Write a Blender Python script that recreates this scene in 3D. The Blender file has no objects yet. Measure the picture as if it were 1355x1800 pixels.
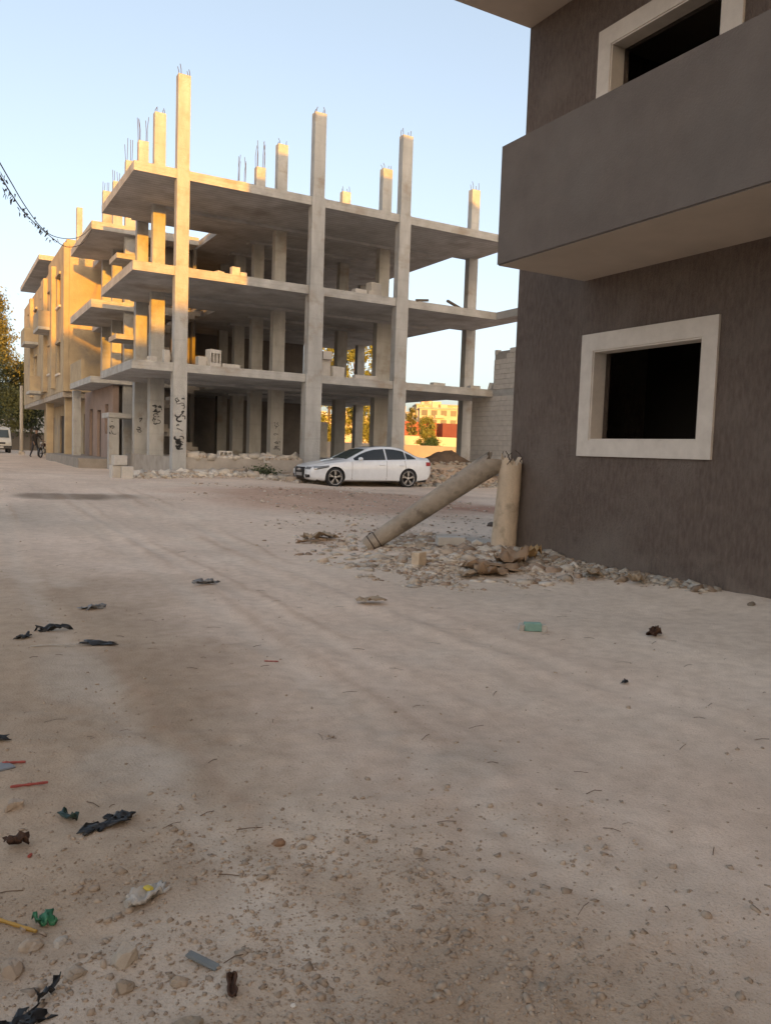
import bpy, bmesh, math, random
import numpy as np
from mathutils import Vector, Matrix
from mathutils.bvhtree import BVHTree
rad = math.radians
random.seed(7); RNG = np.random.default_rng(7)
SC = bpy.context.scene
COL = SC.collection

# ------------------------------------------------------------------ camera
def cam_basis(pitch, roll, yaw):
    f = Vector((math.sin(yaw)*math.cos(pitch), math.cos(yaw)*math.cos(pitch), -math.sin(pitch)))
    r = Vector((math.cos(yaw), -math.sin(yaw), 0)); u = r.cross(f)
    return r*math.cos(roll)+u*math.sin(roll), -r*math.sin(roll)+u*math.cos(roll), f
cd = bpy.data.cameras.new('camera'); cam = bpy.data.objects.new('camera', cd); COL.objects.link(cam)
_r, _u, _f = cam_basis(rad(4.27), rad(2.0), rad(29.42))
cam.matrix_world = Matrix(((_r.x, _u.x, -_f.x, 0), (_r.y, _u.y, -_f.y, 0), (_r.z, _u.z, -_f.z, 1.5), (0, 0, 0, 1)))
cd.sensor_fit = 'VERTICAL'; cd.sensor_height = 36; cd.lens = 36*1400/1800
cd.clip_start = .05; cd.clip_end = 6000
SC.camera = cam

# ------------------------------------------------------------------ sky, sun, exposure
SUN_AZ, SUN_EL = rad(11.0), rad(4.8)          # light travels towards +Y, a little towards +X
w = bpy.data.worlds.new('World'); SC.world = w; w.use_nodes = True
nt = w.node_tree; nt.nodes.clear()
sky = nt.nodes.new('ShaderNodeTexSky'); sky.sky_type = 'NISHITA'; sky.sun_disc = False
sky.sun_elevation = SUN_EL; sky.sun_rotation = math.pi+SUN_AZ
sky.air_density = .5; sky.dust_density = 4.2; sky.ozone_density = 1.0; sky.altitude = 0
bg = nt.nodes.new('ShaderNodeBackground'); bg.inputs[1].default_value = .15
wo = nt.nodes.new('ShaderNodeOutputWorld')
wb = nt.nodes.new('ShaderNodeMix'); wb.data_type = 'RGBA'; wb.blend_type = 'MULTIPLY'; wb.inputs[0].default_value = 1; wb.inputs[7].default_value = (1.10, .955, .82, 1)   # white balance of the evening light
gm = nt.nodes.new('ShaderNodeGamma'); gm.inputs[1].default_value = .7; nt.links.new(sky.outputs[0], gm.inputs[0])
nt.links.new(gm.outputs[0], wb.inputs[6]); nt.links.new(wb.outputs[2], bg.inputs[0]); nt.links.new(bg.outputs[0], wo.inputs[0])
sl = bpy.data.lights.new('sun', 'SUN'); sl.energy = 2.4; sl.angle = rad(.53); sl.color = (.54, .215, .002)
so = bpy.data.objects.new('sun', sl); COL.objects.link(so)
sd = Vector((math.sin(SUN_AZ)*math.cos(SUN_EL), math.cos(SUN_AZ)*math.cos(SUN_EL), -math.sin(SUN_EL)))
so.rotation_euler = sd.to_track_quat('-Z', 'Y').to_euler(); so.location = (-20, -60, 40)
vs = SC.view_settings; vs.view_transform = 'Standard'; vs.look = 'None'; vs.gamma = 1; vs.exposure = 2.50
try: vs.use_curve_mapping = False
except Exception: pass
SC.cycles.max_bounces = 6; SC.cycles.diffuse_bounces = 4; SC.cycles.glossy_bounces = 3
SC.cycles.use_denoising = True; SC.cycles.sample_clamp_indirect = 6

# ------------------------------------------------------------------ numpy noise
def _h(ix, iy, s):
    n = (ix.astype(np.int64)*374761393+iy.astype(np.int64)*668265263+s*1442695041) & 0x7fffffff
    n = ((n ^ (n >> 13))*1274126177) & 0x7fffffff
    return ((n ^ (n >> 16)) & 0xffff)/65535.0
def vnoise(x, y, s=0):
    ix, iy = np.floor(x), np.floor(y); fx, fy = x-ix, y-iy
    fx = fx*fx*(3-2*fx); fy = fy*fy*(3-2*fy); ix = ix.astype(np.int64); iy = iy.astype(np.int64)
    a, b, c, d = _h(ix, iy, s), _h(ix+1, iy, s), _h(ix, iy+1, s), _h(ix+1, iy+1, s)
    return (a*(1-fx)+b*fx)*(1-fy)+(c*(1-fx)+d*fx)*fy
def fbm(x, y, oct=4, s=0):
    v = 0; a = .5
    for i in range(oct): v = v+a*(vnoise(x, y, s+i)-.5)*2; x = x*2.03+17; y = y*2.03+5; a *= .5
    return v
def sst(a, b, x):
    t = np.clip((x-a)/(b-a), 0, 1); return t*t*(3-2*t)
def gau(x, y, cx, cy, sx, sy): return np.exp(-((x-cx)/sx)**2-((y-cy)/sy)**2)

# ------------------------------------------------------------------ terrain height (metres)
def H0(x, y):
    x = np.asarray(x, float); y = np.asarray(y, float)
    b = .45*sst(7, 25, y)*(1-.36*sst(9, 12.5, x)*(1-sst(26, 30, y)))
    bank = sst(25.9, 27.5, y+.25*fbm(x*.8, y*.8, 2, 3))*sst(10.3, 12.2, x)
    b = b+(1.02-b)*bank
    b = b+.5*sst(33, 45, y)*sst(9, 14, x)*(1-bank)
    b = b+.09*gau(x, y, 6.8, 9.3, 1.1, 1.0)+.07*sst(6.9, 7.7, x)*sst(11, 9, y)*sst(-3, 3, y)
    b = b+.10*gau(x, y, 8.5, 26.3, 2.2, .5)+.2*gau(x, y, 18.5, 27.4, 1.6, .8)
    return b
RUTS = ((2.2, .13), (2.62, .10), (3.45, .15), (3.95, .12), (.95, .10))
def H(x, y):
    x = np.asarray(x, float); y = np.asarray(y, float)
    z = H0(x, y)+.05*fbm(x*.35, y*.35, 3, 11)*sst(1, 6, np.hypot(x, y))
    z = z+.018*fbm(x*1.7, y*1.7, 3, 21)
    r = .012*(vnoise(x*7, y*7, 31)-.5)+.007*(vnoise(x*17, y*17, 33)-.5)
    loose = sst(.0, 1.0, .25+1.1*fbm(x*.5+3, y*.5, 2, 41)+.9*gau(x, y, .9, 1.8, 1.3, 1.0)+.35*gau(x, y, .4, 4, 1.2, 4)-.5*sst(2.0, 2.6, x))
    z = z+r*(.10+1.25*loose)
    for off, wd in RUTS:                        # wheel ruts along the lane
        d = x-off-.10*np.sin(y*.35+off*2); f = sst(1.0, 2.5, y)*sst(24, 17, y)
        z = z-(.012*np.exp(-(d/wd)**2)-.006*np.exp(-((np.abs(d)-wd*1.7)/(wd*.6))**2))*f*(.25+1.0*vnoise(x*.4, y*.7, 73))
    z = z-.020*np.clip(vnoise(x*2.6, y*2.1, 75)-.66, 0, 1)-.014*np.clip(vnoise(x*5.5, y*4.7, 76)-.70, 0, 1)+.010*np.clip(vnoise(x*4.1, y*4.3, 78)-.72, 0, 1)
    return z
def hz(x, y): return float(H(np.array([x]), np.array([y]))[0])

# ------------------------------------------------------------------ helpers
def tag(o, label=None, cat=None, group=None, kind=None):
    if label: o['label'] = label
    if cat: o['category'] = cat
    if group: o['group'] = group
    if kind: o['kind'] = kind
    return o
def empty(name, loc=(0, 0, 0), rz=0, parent=None):
    o = bpy.data.objects.new(name, None); COL.objects.link(o); o.location = loc; o.rotation_euler = (0, 0, rz)
    o.empty_display_size = .2
    if parent: o.parent = parent
    return o
def link(name, me, parent=None):
    o = bpy.data.objects.new(name, me); COL.objects.link(o)
    if parent: o.parent = parent
    return o
class MB:
    def __init__(s): s.v = []; s.f = []; s.m = []
    def add(s, vs, fs, mi=0):
        n = len(s.v); s.v += [tuple(map(float, p)) for p in vs]; s.f += [tuple(i+n for i in f) for f in fs]; s.m += [mi]*len(fs); return s
    def box(s, a, b, mi=0, mb=None):
        x0, y0, z0 = a; x1, y1, z1 = b
        s.add([(x0, y0, z0), (x1, y0, z0), (x1, y1, z0), (x0, y1, z0), (x0, y0, z1), (x1, y0, z1), (x1, y1, z1), (x0, y1, z1)],
              [(0, 4, 7, 3), (1, 2, 6, 5), (0, 1, 5, 4), (2, 3, 7, 6), (4, 5, 6, 7)], mi)
        n = len(s.v); s.f.append((n-8, n-5, n-6, n-7)); s.m.append(mi if mb is None else mb); return s
    def cbox(s, a, b, c=.01, jit=0, rng=random):
        bm = bmesh.new(); bmesh.ops.create_cube(bm, size=1)
        for v in bm.verts: v.co = Vector([(a[i]+b[i])/2+v.co[i]*(b[i]-a[i]) for i in range(3)])
        bmesh.ops.bevel(bm, geom=bm.edges[:]+bm.verts[:], offset=c, segments=1, affect='EDGES')
        if jit:
            for v in bm.verts: v.co += Vector([rng.uniform(-jit, jit) for _ in range(3)])
        bm.verts.index_update(); s.add([v.co[:] for v in bm.verts], [[v.index for v in f.verts] for f in bm.faces]); bm.free(); return s
    def prism(s, poly, z0, z1, mt=0, mb=0, ms=0):
        n = len(poly); s.add([(x, y, z0) for x, y in poly]+[(x, y, z1) for x, y in poly], [], 0); o = len(s.v)-2*n
        s.f.append(tuple(o+n+i for i in range(n))); s.m.append(mt)
        s.f.append(tuple(o+n-1-i for i in range(n))); s.m.append(mb)
        for i in range(n): j = (i+1) % n; s.f.append((o+i, o+j, o+n+j, o+n+i)); s.m.append(ms)
        return s
    def tube(s, pts, r, n=6, cap=True):
        pts = [Vector(p) for p in pts]; rs = r if hasattr(r, '__len__') else [r]*len(pts); o = len(s.v); prev = None
        for i, p in enumerate(pts):
            t = (pts[min(i+1, len(pts)-1)]-pts[max(i-1, 0)]).normalized()
            a = Vector((0, 0, 1)) if prev is None else prev
            if abs(t.dot(a)) > .98: a = Vector((1, 0, 0))
            a = (a-t*t.dot(a)).normalized(); prev = a; b = t.cross(a)
            for k in range(n):
                q = p+(a*math.cos(2*math.pi*k/n)+b*math.sin(2*math.pi*k/n))*rs[i]; s.v.append(q[:])
        for i in range(len(pts)-1):
            for k in range(n):
                k2 = (k+1) % n; s.f.append((o+i*n+k, o+i*n+k2, o+(i+1)*n+k2, o+(i+1)*n+k)); s.m.append(0)
        if cap:
            s.f.append(tuple(o+n-1-k for k in range(n))); s.m.append(0)
            e = o+(len(pts)-1)*n; s.f.append(tuple(e+k for k in range(n))); s.m.append(0)
        return s
    def lathe(s, prof, c=(0, 0, 0), axis='z', n=20, mi=0):
        o = len(s.v); m = len(prof)
        for k in range(n):
            a = 2*math.pi*k/n
            for r, h in prof:
                p = (r*math.cos(a), r*math.sin(a), h)
                if axis == 'y': p = (p[0], p[2], p[1])
                if axis == 'x': p = (p[2], p[0], p[1])
                s.v.append((c[0]+p[0], c[1]+p[1], c[2]+p[2]))
        for k in range(n):
            k2 = (k+1) % n
            for i in range(m-1): s.f.append((o+k*m+i, o+k2*m+i, o+k2*m+i+1, o+k*m+i+1)); s.m.append(mi)
        return s
    def ell(s, c, r, n=10, m=6, mi=0):
        prof = [(max(1e-4, math.sin(math.pi*i/m)), -math.cos(math.pi*i/m)) for i in range(m+1)]
        t = MB().lathe(prof, n=n); s.add([(c[0]+x*r[0], c[1]+y*r[1], c[2]+z*r[2]) for x, y, z in t.v], t.f, mi); return s
    def xf(s, M): s.v = [tuple(M @ Vector(p)) for p in s.v]; return s
    def mesh(s, name, mats, smooth=False):
        me = bpy.data.meshes.new(name); me.from_pydata(s.v, [], s.f); 
        mats = mats if isinstance(mats, (list, tuple)) else [mats]
        for m in mats: me.materials.append(m)
        if len(mats) > 1: me.polygons.foreach_set('material_index', s.m)
        if smooth: me.polygons.foreach_set('use_smooth', [True]*len(me.polygons))
        me.validate(); bm = bmesh.new(); bm.from_mesh(me); bmesh.ops.recalc_face_normals(bm, faces=bm.faces); bm.to_mesh(me); bm.free(); me.update(); return me
    def build(s, name, mats, parent=None, smooth=False): return link(name, s.mesh(name, mats, smooth), parent)
def fast_mesh(name, V, F, mats, smooth=False, color=None):
    """V (n,3) array, F (m,k) array of equal-sized faces"""
    me = bpy.data.meshes.new(name); V = np.asarray(V, np.float32); F = np.asarray(F, np.int32); k = F.shape[1]
    me.vertices.add(len(V)); me.vertices.foreach_set('co', V.ravel()); me.loops.add(F.size); me.loops.foreach_set('vertex_index', F.ravel())
    me.polygons.add(len(F)); me.polygons.foreach_set('loop_start', np.arange(0, F.size, k, dtype=np.int32))
    me.update(calc_edges=True)
    if smooth: me.polygons.foreach_set('use_smooth', np.ones(len(F), bool))
    if color is not None:
        at = me.color_attributes.new('tint', 'FLOAT_COLOR', 'POINT')
        c = np.ones((len(V), 4), np.float32); c[:, :3] = color; at.data.foreach_set('color', c.ravel())
    for m in (mats if isinstance(mats, (list, tuple)) else [mats]): me.materials.append(m)
    me.validate(); me.update(); return me
def copy_tree(o, parent=None):
    c = o.copy(); COL.objects.link(c); c.parent = parent
    for ch in [q for q in COL.objects if q.parent == o]: copy_tree(ch, c)
    return c

# ------------------------------------------------------------------ materials
def mat(name, c1, c2=None, scale=3., rough=.9, bump=.3, bscale=40., bdist=.01, stretch=(1, 1, 1), c3=None, s3=.6, t3=(.55, .7), metal=0, spec=.3, tint=False, stripes=None, coat=0, bstretch=(1, 1, 1), detail=6):
    m = bpy.data.materials.new(name); m.use_nodes = True; n = m.node_tree; N = n.nodes; L = n.links
    b = N['Principled BSDF']; b.inputs['Roughness'].default_value = rough; b.inputs['Metallic'].default_value = metal
    b.inputs['Specular IOR Level'].default_value = spec; b.inputs['Coat Weight'].default_value = coat
    tc = N.new('ShaderNodeTexCoord'); geo = N.new('ShaderNodeNewGeometry')
    def noise(sc, det=detail, st=(1, 1, 1), ro=.6):
        mp = N.new('ShaderNodeMapping'); mp.inputs['Scale'].default_value = st; L.new(geo.outputs['Position'], mp.inputs[0])
        t = N.new('ShaderNodeTexNoise'); t.inputs['Scale'].default_value = sc; t.inputs['Detail'].default_value = det; t.inputs['Roughness'].default_value = ro
        L.new(mp.outputs[0], t.inputs['Vector']); return t.outputs[0]
    def ramp(src, a, ca, bb, cb):
        r = N.new('ShaderNodeValToRGB'); e = r.color_ramp.elements; e[0].position = a; e[0].color = (*ca, 1); e[1].position = bb; e[1].color = (*cb, 1); L.new(src, r.inputs[0]); return r.outputs[0]
    def mix(f, a, bcol, mode='MIX'):
        x = N.new('ShaderNodeMix'); x.data_type = 'RGBA'; x.blend_type = mode
        if isinstance(f, (int, float)): x.inputs[0].default_value = f
        else: L.new(f, x.inputs[0])
        for s_, i in ((a, 6), (bcol, 7)):
            if isinstance(s_, tuple): x.inputs[i].default_value = (*s_, 1)
            else: L.new(s_, x.inputs[i])
        return x.outputs[2]
    if c2 is None: c2 = tuple(v*.82 for v in c1)
    col = ramp(noise(scale, st=stretch), .32, c2, .68, c1)
    if c3 is not None: col = mix(ramp(noise(s3, 5), t3[0], (0, 0, 0), t3[1], (1, 1, 1)), col, c3)
    if tint:
        va = N.new('ShaderNodeVertexColor'); va.layer_name = 'tint'; col = mix(1., col, va.outputs[0], 'MULTIPLY')
    colsock = col; L.new(col, b.inputs['Base Color'])
    hs = noise(bscale, 4, bstretch)
    if stripes:
        ax, per, dep = stripes
        sp = N.new('ShaderNodeSeparateXYZ'); L.new(geo.outputs['Position'], sp.inputs[0])
        d = N.new('ShaderNodeMath'); d.operation = 'MULTIPLY'; d.inputs[1].default_value = 1/per; L.new(sp.outputs[ax], d.inputs[0])
        fr = N.new('ShaderNodeMath'); fr.operation = 'FRACT'; L.new(d.outputs[0], fr.inputs[0])
        gt = N.new('ShaderNodeMath'); gt.operation = 'GREATER_THAN'; gt.inputs[1].default_value = .12; L.new(fr.outputs[0], gt.inputs[0])
        ml = N.new('ShaderNodeMath'); ml.operation = 'MULTIPLY_ADD'; ml.inputs[1].default_value = dep; jc = mix(1., colsock, ramp(gt.outputs[0], .0, (1-.42*dep,)*3, 1., (1, 1, 1)), 'MULTIPLY'); L.new(jc, b.inputs['Base Color']); L.new(gt.outputs[0], ml.inputs[0]); L.new(hs, ml.inputs[2]); hs = ml.outputs[0]
    if bump:
        bp = N.new('ShaderNodeBump'); bp.inputs['Strength'].default_value = bump; bp.inputs['Distance'].default_value = bdist
        L.new(hs, bp.inputs['Height']); L.new(bp.outputs[0], b.inputs['Normal'])
    m['b'] = 1
    return m
def plain(name, c, rough=.5, metal=0, emit=0, spec=.5, coat=0):
    m = mat(name, c, tuple(v*.9 for v in c), scale=6, rough=rough, bump=0, metal=metal, spec=spec, coat=coat)
    if emit:
        b = m.node_tree.nodes['Principled BSDF']; b.inputs['Emission Color'].default_value = (*c, 1); b.inputs['Emission Strength'].default_value = emit
    return m
def leafmat(name, c1, c2):
    m = mat(name, c1, c2, scale=1.2, rough=.6, bump=0, spec=.3)
    b = m.node_tree.nodes['Principled BSDF']; b.inputs['Transmission Weight'].default_value = 0
    return m
M = {}
M['concrete'] = mat('concrete', (.45, .41, .36), (.34, .31, .27), 2.2, .95, .4, 30, .02, c3=(.27, .24, .2), s3=.7, t3=(.52, .75))
M['column'] = mat('column_concrete', (.49, .495, .48), (.36, .36, .345), 2.6, .95, .6, 22, .03, stretch=(1, 1, .3), c3=(.33, .295, .25), s3=1.3, t3=(.54, .70), stripes=(2, .62, .10))
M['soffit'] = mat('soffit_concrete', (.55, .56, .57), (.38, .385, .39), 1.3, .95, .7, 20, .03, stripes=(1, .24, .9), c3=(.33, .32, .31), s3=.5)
M['edge'] = mat('slab_edge_concrete', (.51, .51, .49), (.35, .345, .325), 2.0, .95, .6, 30, .025, stripes=(2, .11, .25), c3=(.34, .30, .25), s3=.8, t3=(.55, .7))
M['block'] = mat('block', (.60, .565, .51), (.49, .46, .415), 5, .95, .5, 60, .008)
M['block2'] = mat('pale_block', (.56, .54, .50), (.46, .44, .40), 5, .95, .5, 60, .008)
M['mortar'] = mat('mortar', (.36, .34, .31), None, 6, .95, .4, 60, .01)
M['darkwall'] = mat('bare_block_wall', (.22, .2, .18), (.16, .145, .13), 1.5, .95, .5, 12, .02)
M['grey'] = mat('grey_render', (.235, .182, .150), (.155, .118, .096), 22, .95, 1.0, 70, .05, stretch=(1, 1, .30), bstretch=(1, 1, .33), c3=(.26, .215, .18), s3=.7, t3=(.50, .72))
M['parapet'] = mat('parapet_render', (.162, .137, .119), (.13, .11, .096), 2.2, .95, .5, 45, .012, c3=(.168, .15, .134), s3=.6, t3=(.5, .8))
M['soffit2'] = mat('balcony_soffit', (.55, .46, .375), (.47, .395, .32), 1.2, .95, .25, 40, .006)
def dust_foot(m, col, top):
    n = m.node_tree; N = n.nodes; L = n.links; b = N['Principled BSDF']; geo = [x for x in N if x.type == 'NEW_GEOMETRY'][0]; src = b.inputs['Base Color'].links[0].from_socket
    sp = N.new('ShaderNodeSeparateXYZ'); L.new(geo.outputs['Position'], sp.inputs[0]); t = N.new('ShaderNodeTexNoise'); t.inputs['Scale'].default_value = 3.5; t.inputs['Detail'].default_value = 6; L.new(geo.outputs['Position'], t.inputs['Vector'])
    ma = N.new('ShaderNodeMath'); ma.operation = 'MULTIPLY_ADD'; ma.inputs[1].default_value = top*2.2; ma.inputs[2].default_value = -top*.55; L.new(t.outputs[0], ma.inputs[0])
    sb = N.new('ShaderNodeMath'); sb.operation = 'SUBTRACT'; L.new(ma.outputs[0], sb.inputs[0]); L.new(sp.outputs[2], sb.inputs[1])
    mr = N.new('ShaderNodeMapRange'); mr.inputs[1].default_value = -.1; mr.inputs[2].default_value = .35; mr.inputs[4].default_value = .5; L.new(sb.outputs[0], mr.inputs[0])
    x = N.new('ShaderNodeMix'); x.data_type = 'RGBA'; L.new(mr.outputs[0], x.inputs[0]); L.new(src, x.inputs[6]); x.inputs[7].default_value = (*col, 1); L.new(x.outputs[2], b.inputs['Base Color'])
dust_foot(M['grey'], (.34, .285, .235), .55)
M['stone'] = mat('window_stone', (.70, .63, .545), (.60, .535, .46), 5, .85, .4, 50, .006)
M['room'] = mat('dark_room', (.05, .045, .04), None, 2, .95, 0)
M['render_y'] = mat('cement_render', (.47, .38, .25), (.36, .29, .195), 1.2, .95, .4, 18, .02, c3=(.27, .24, .2), s3=.5)  # yellowed so the colour itself carries some of the golden sunlight on these walls
M['pink'] = mat('pink_render', (.34, .26, .22), (.27, .21, .18), 1.5, .95, .4, 20, .02)
M['doorwood'] = mat('door_dark', (.06, .045, .035), None, 4, .7, .2, 20)
M['paint'] = plain('spray_paint', (.11, .11, .115), .8)
M['rebar'] = plain('rebar_steel', (.09, .06, .045), .8, .3)
M['rubber'] = plain('rubber', (.025, .025, .026), .8)
M['pole'] = mat('pole_concrete', (.42, .36, .29), (.29, .25, .20), 7, .95, .7, 38, .02, c3=(.2, .17, .135), s3=3.5, t3=(.54, .66))
M['stump'] = mat('stump_concrete', (.70, .57, .42), (.54, .44, .325), 6, .95, .7, 38, .02, stretch=(1, 1, .5), c3=(.36, .29, .21), s3=3.0, t3=(.54, .68))

# ground
def ground_material():
    m = mat('dusty_ground', (1.05, 1.03, 1.0), (.95, .925, .90), 1.1, 1.0, .7, 80, .010, tint=True, spec=.1, detail=8)
    n = m.node_tree; N = n.nodes; L = n.links; b = N['Principled BSDF']; geo = [x for x in N if x.type == 'NEW_GEOMETRY'][0]
    src = b.inputs['Base Color'].links[0].from_socket
    def noi(sc, d, lo, hi, c0, c1):
        t = N.new('ShaderNodeTexNoise'); t.inputs['Scale'].default_value = sc; t.inputs['Detail'].default_value = d; L.new(geo.outputs['Position'], t.inputs['Vector'])
        r = N.new('ShaderNodeValToRGB'); e = r.color_ramp.elements; e[0].position = lo; e[0].color = (*c0, 1); e[1].position = hi; e[1].color = (*c1, 1); L.new(t.outputs[0], r.inputs[0]); return r.outputs[0]
    for args in ((9, 7, .3, .62, (.90, .885, .87), (1.05, 1.05, 1.05)), (120, 4, .28, .46, (.80, .77, .74), (1.02, 1.02, 1.02)), (.45, 4, .35, .65, (.90, .89, .88), (1.08, 1.075, 1.07))):
        x = N.new('ShaderNodeMix'); x.data_type = 'RGBA'; x.blend_type = 'MULTIPLY'; x.inputs[0].default_value = 1
        L.new(src, x.inputs[6]); L.new(noi(*args), x.inputs[7]); src = x.outputs[2]
    L.new(src, b.inputs['Base Color'])
    # second finer bump
    bp0 = b.inputs['Normal'].links[0].from_node
    t = N.new('ShaderNodeTexVoronoi'); t.inputs['Scale'].default_value = 38; L.new(geo.outputs['Position'], t.inputs['Vector'])
    bp = N.new('ShaderNodeBump'); bp.inputs['Strength'].default_value = .18; bp.inputs['Distance'].default_value = .008; bp.invert = True
    L.new(t.outputs['Distance'], bp.inputs['Height']); L.new(bp0.outputs[0], bp.inputs['Normal']); L.new(bp.outputs[0], b.inputs['Normal'])
    return m
M['ground'] = ground_material()
M['rock'] = mat('stone_chips', (1.05, 1.04, 1.02), (.85, .84, .82), 25, 1, .4, 90, .006, tint=True, spec=.1)

# ------------------------------------------------------------------ ground sheet
def axis(parts, grow_to, g=1.22):
    a = []
    for x0, x1, st in parts: a += list(np.arange(x0, x1-1e-6, st))
    a.append(parts[-1][1]); s_ = parts[-1][2]; x = a[-1]
    while x < grow_to: s_ *= g; x += s_; a.append(x)
    s_ = parts[0][2]; x = a[0]; pre = []
    while x > -grow_to: s_ *= g; x -= s_; pre.append(x)
    return np.array(pre[::-1]+a)
def dirt_tint(X, Y):
    base = np.empty(X.shape+(3,)); base[:] = TAN
    def lay(c, wgt):
        wgt = np.clip(wgt, 0, 1)[..., None]; base[:] = base*(1-wgt)+np.array(c)*wgt
    wob = .5*fbm(X*.5, Y*.3, 3, 53)
    lay(PINK, .95*sst(1.2, 2.4, X+wob+.05*Y)); lay(PINK, .8*sst(6, 12, Y+2*wob))
    lay(PALE, .9*sst(3.2, 5.2, X+.9*wob-.03*Y)*sst(11.0, 9.0, Y))                         # pale dust by the grey wall
    lay(BROWN, .32*sst(.45, .85, .35+.9*fbm(X*.9, Y*.6, 6, 55)+.6*gau(X, Y, .7, 1.9, 1.9, 1.8)-.35*sst(2, 3, X)))
    lay(PALE, .6*sst(.35, .8, .15+.9*fbm(X*.9+9, Y*.9, 3, 59)))
    lay(GREYD, .55*sst(.55, .75, vnoise(X*1.3+4, Y*1.6, 60)*.95-.12)*sst(3.4, 2.4, X)*sst(7, 5, Y))    # cement dust patches
    lay((.40, .375, .33), .5*sst(12, 14.5, Y)*sst(3.5, 1.5, X+wob)*sst(18, 16, Y))                 # grey wheel-polished patch in the lane
    lay(RED, .8*sst(.2, .7, gau(X, Y, 9.5, 18.0, 4.2, 3.6)+.35*fbm(X*.5, Y*.5, 4, 61)))            # red soil by the car
    lay((.37, .20, .145), .7*sst(.45, .9, gau(X, Y, 12.5, 16.5, 2.4, 1.5)+.4*fbm(X, Y*1.6, 3, 63)))
    lay((.42, .40, .365), .8*sst(.3, .7, gau(X, Y, 7.2, 10.6, 1.3, 1.5)+.3*fbm(X*1.4, Y*1.4, 3, 65)))  # grey cement dust behind the pole
    lay((.19, .15, .115), .8*sst(.3, .8, gau(X, Y, 2.6, 18.6, 1.5, 1.0)+.3*fbm(X, Y, 3, 67)))       # damp patch in the lane
    lay((.40, .32, .255), .7*sst(25.7, 26.6, Y)*sst(9, 12, X))
    for off, wd in RUTS:
        d = X-off-.10*np.sin(Y*.35+off*2); f = sst(1.0, 2.5, Y)*sst(24, 17, Y)
        lay(PALE, .4*np.exp(-((d+.06)/wd)**2)*f*(.3+vnoise(X*1.5, Y*.5, 69)))
        lay((.40, .29, .215), .4*np.exp(-((d-wd*1.5+.06*fbm(X*5, Y*3, 3, 79))/(wd*.4))**2)*f*sst(.3, .8, vnoise(X, Y*.45, 71)))
    return base
TAN, PINK, PALE, BROWN, GREYD, RED = (.46, .37, .28), (.685, .575, .48), (.695, .62, .53), (.345, .26, .185), (.50, .45, .385), (.50, .34, .255)
gx = axis([(-3, -1, .06), (-1, 6, .03), (6, 10, .05), (10, 26, .12)], 2500)
gy = axis([(-1, 1, .08), (1, 6, .028), (6, 12, .045), (12, 30, .12), (30, 70, .5)], 2500)
GX, GY = np.meshgrid(gx, gy); GZ = H(GX, GY)
far = sst(200, 400, np.hypot(GX, GY)); GZ = GZ*(1-far)+.9*far
nx, ny = len(gx), len(gy); idx = np.arange(nx*ny).reshape(ny, nx)
GF = np.stack([idx[:-1, :-1], idx[:-1, 1:], idx[1:, 1:], idx[1:, :-1]], -1).reshape(-1, 4)
tint = dirt_tint(GX, GY).reshape(-1, 3)
g = link('ground', fast_mesh('ground', np.stack([GX, GY, GZ], -1).reshape(-1, 3), GF, M['ground'], True, tint)); tag(g, kind='structure')

# hill on the skyline
hx = np.linspace(60, 1500, 60); hv = []; hf = []
for i, x in enumerate(hx):
    y = 1500-.52*x; h = 26+20*float(fbm(np.array([x*.004]), np.array([3.]), 3, 81)[0])+16*math.exp(-((x-820)/420)**2)
    hv += [(x-60, y-120, -2), (x, y, h), (x+200, y+400, h*.6), (x+260, y+520, -2)]
    if i: o = 4*i; hf += [(o-4+k, o+k, o+k+1, o-3+k) for k in range(3)]
tag(link('hill', fast_mesh('hill', hv, hf, mat('hill_earth', (.35, .27, .22), (.28, .22, .18), .02, 1, 0), True)), kind='structure')
# raised pavement before the left houses
pv = MB(); pv.prism([(5.0, 34.4), (6.5, 34.2), (6.95, 47.5), (5.2, 47.2)], .2, .84)
tag(pv.build('pavement', mat('pavement_concrete', (.34, .31, .27), (.25, .225, .195), 2, .95, .5, 20, .02)), kind='structure')

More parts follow.
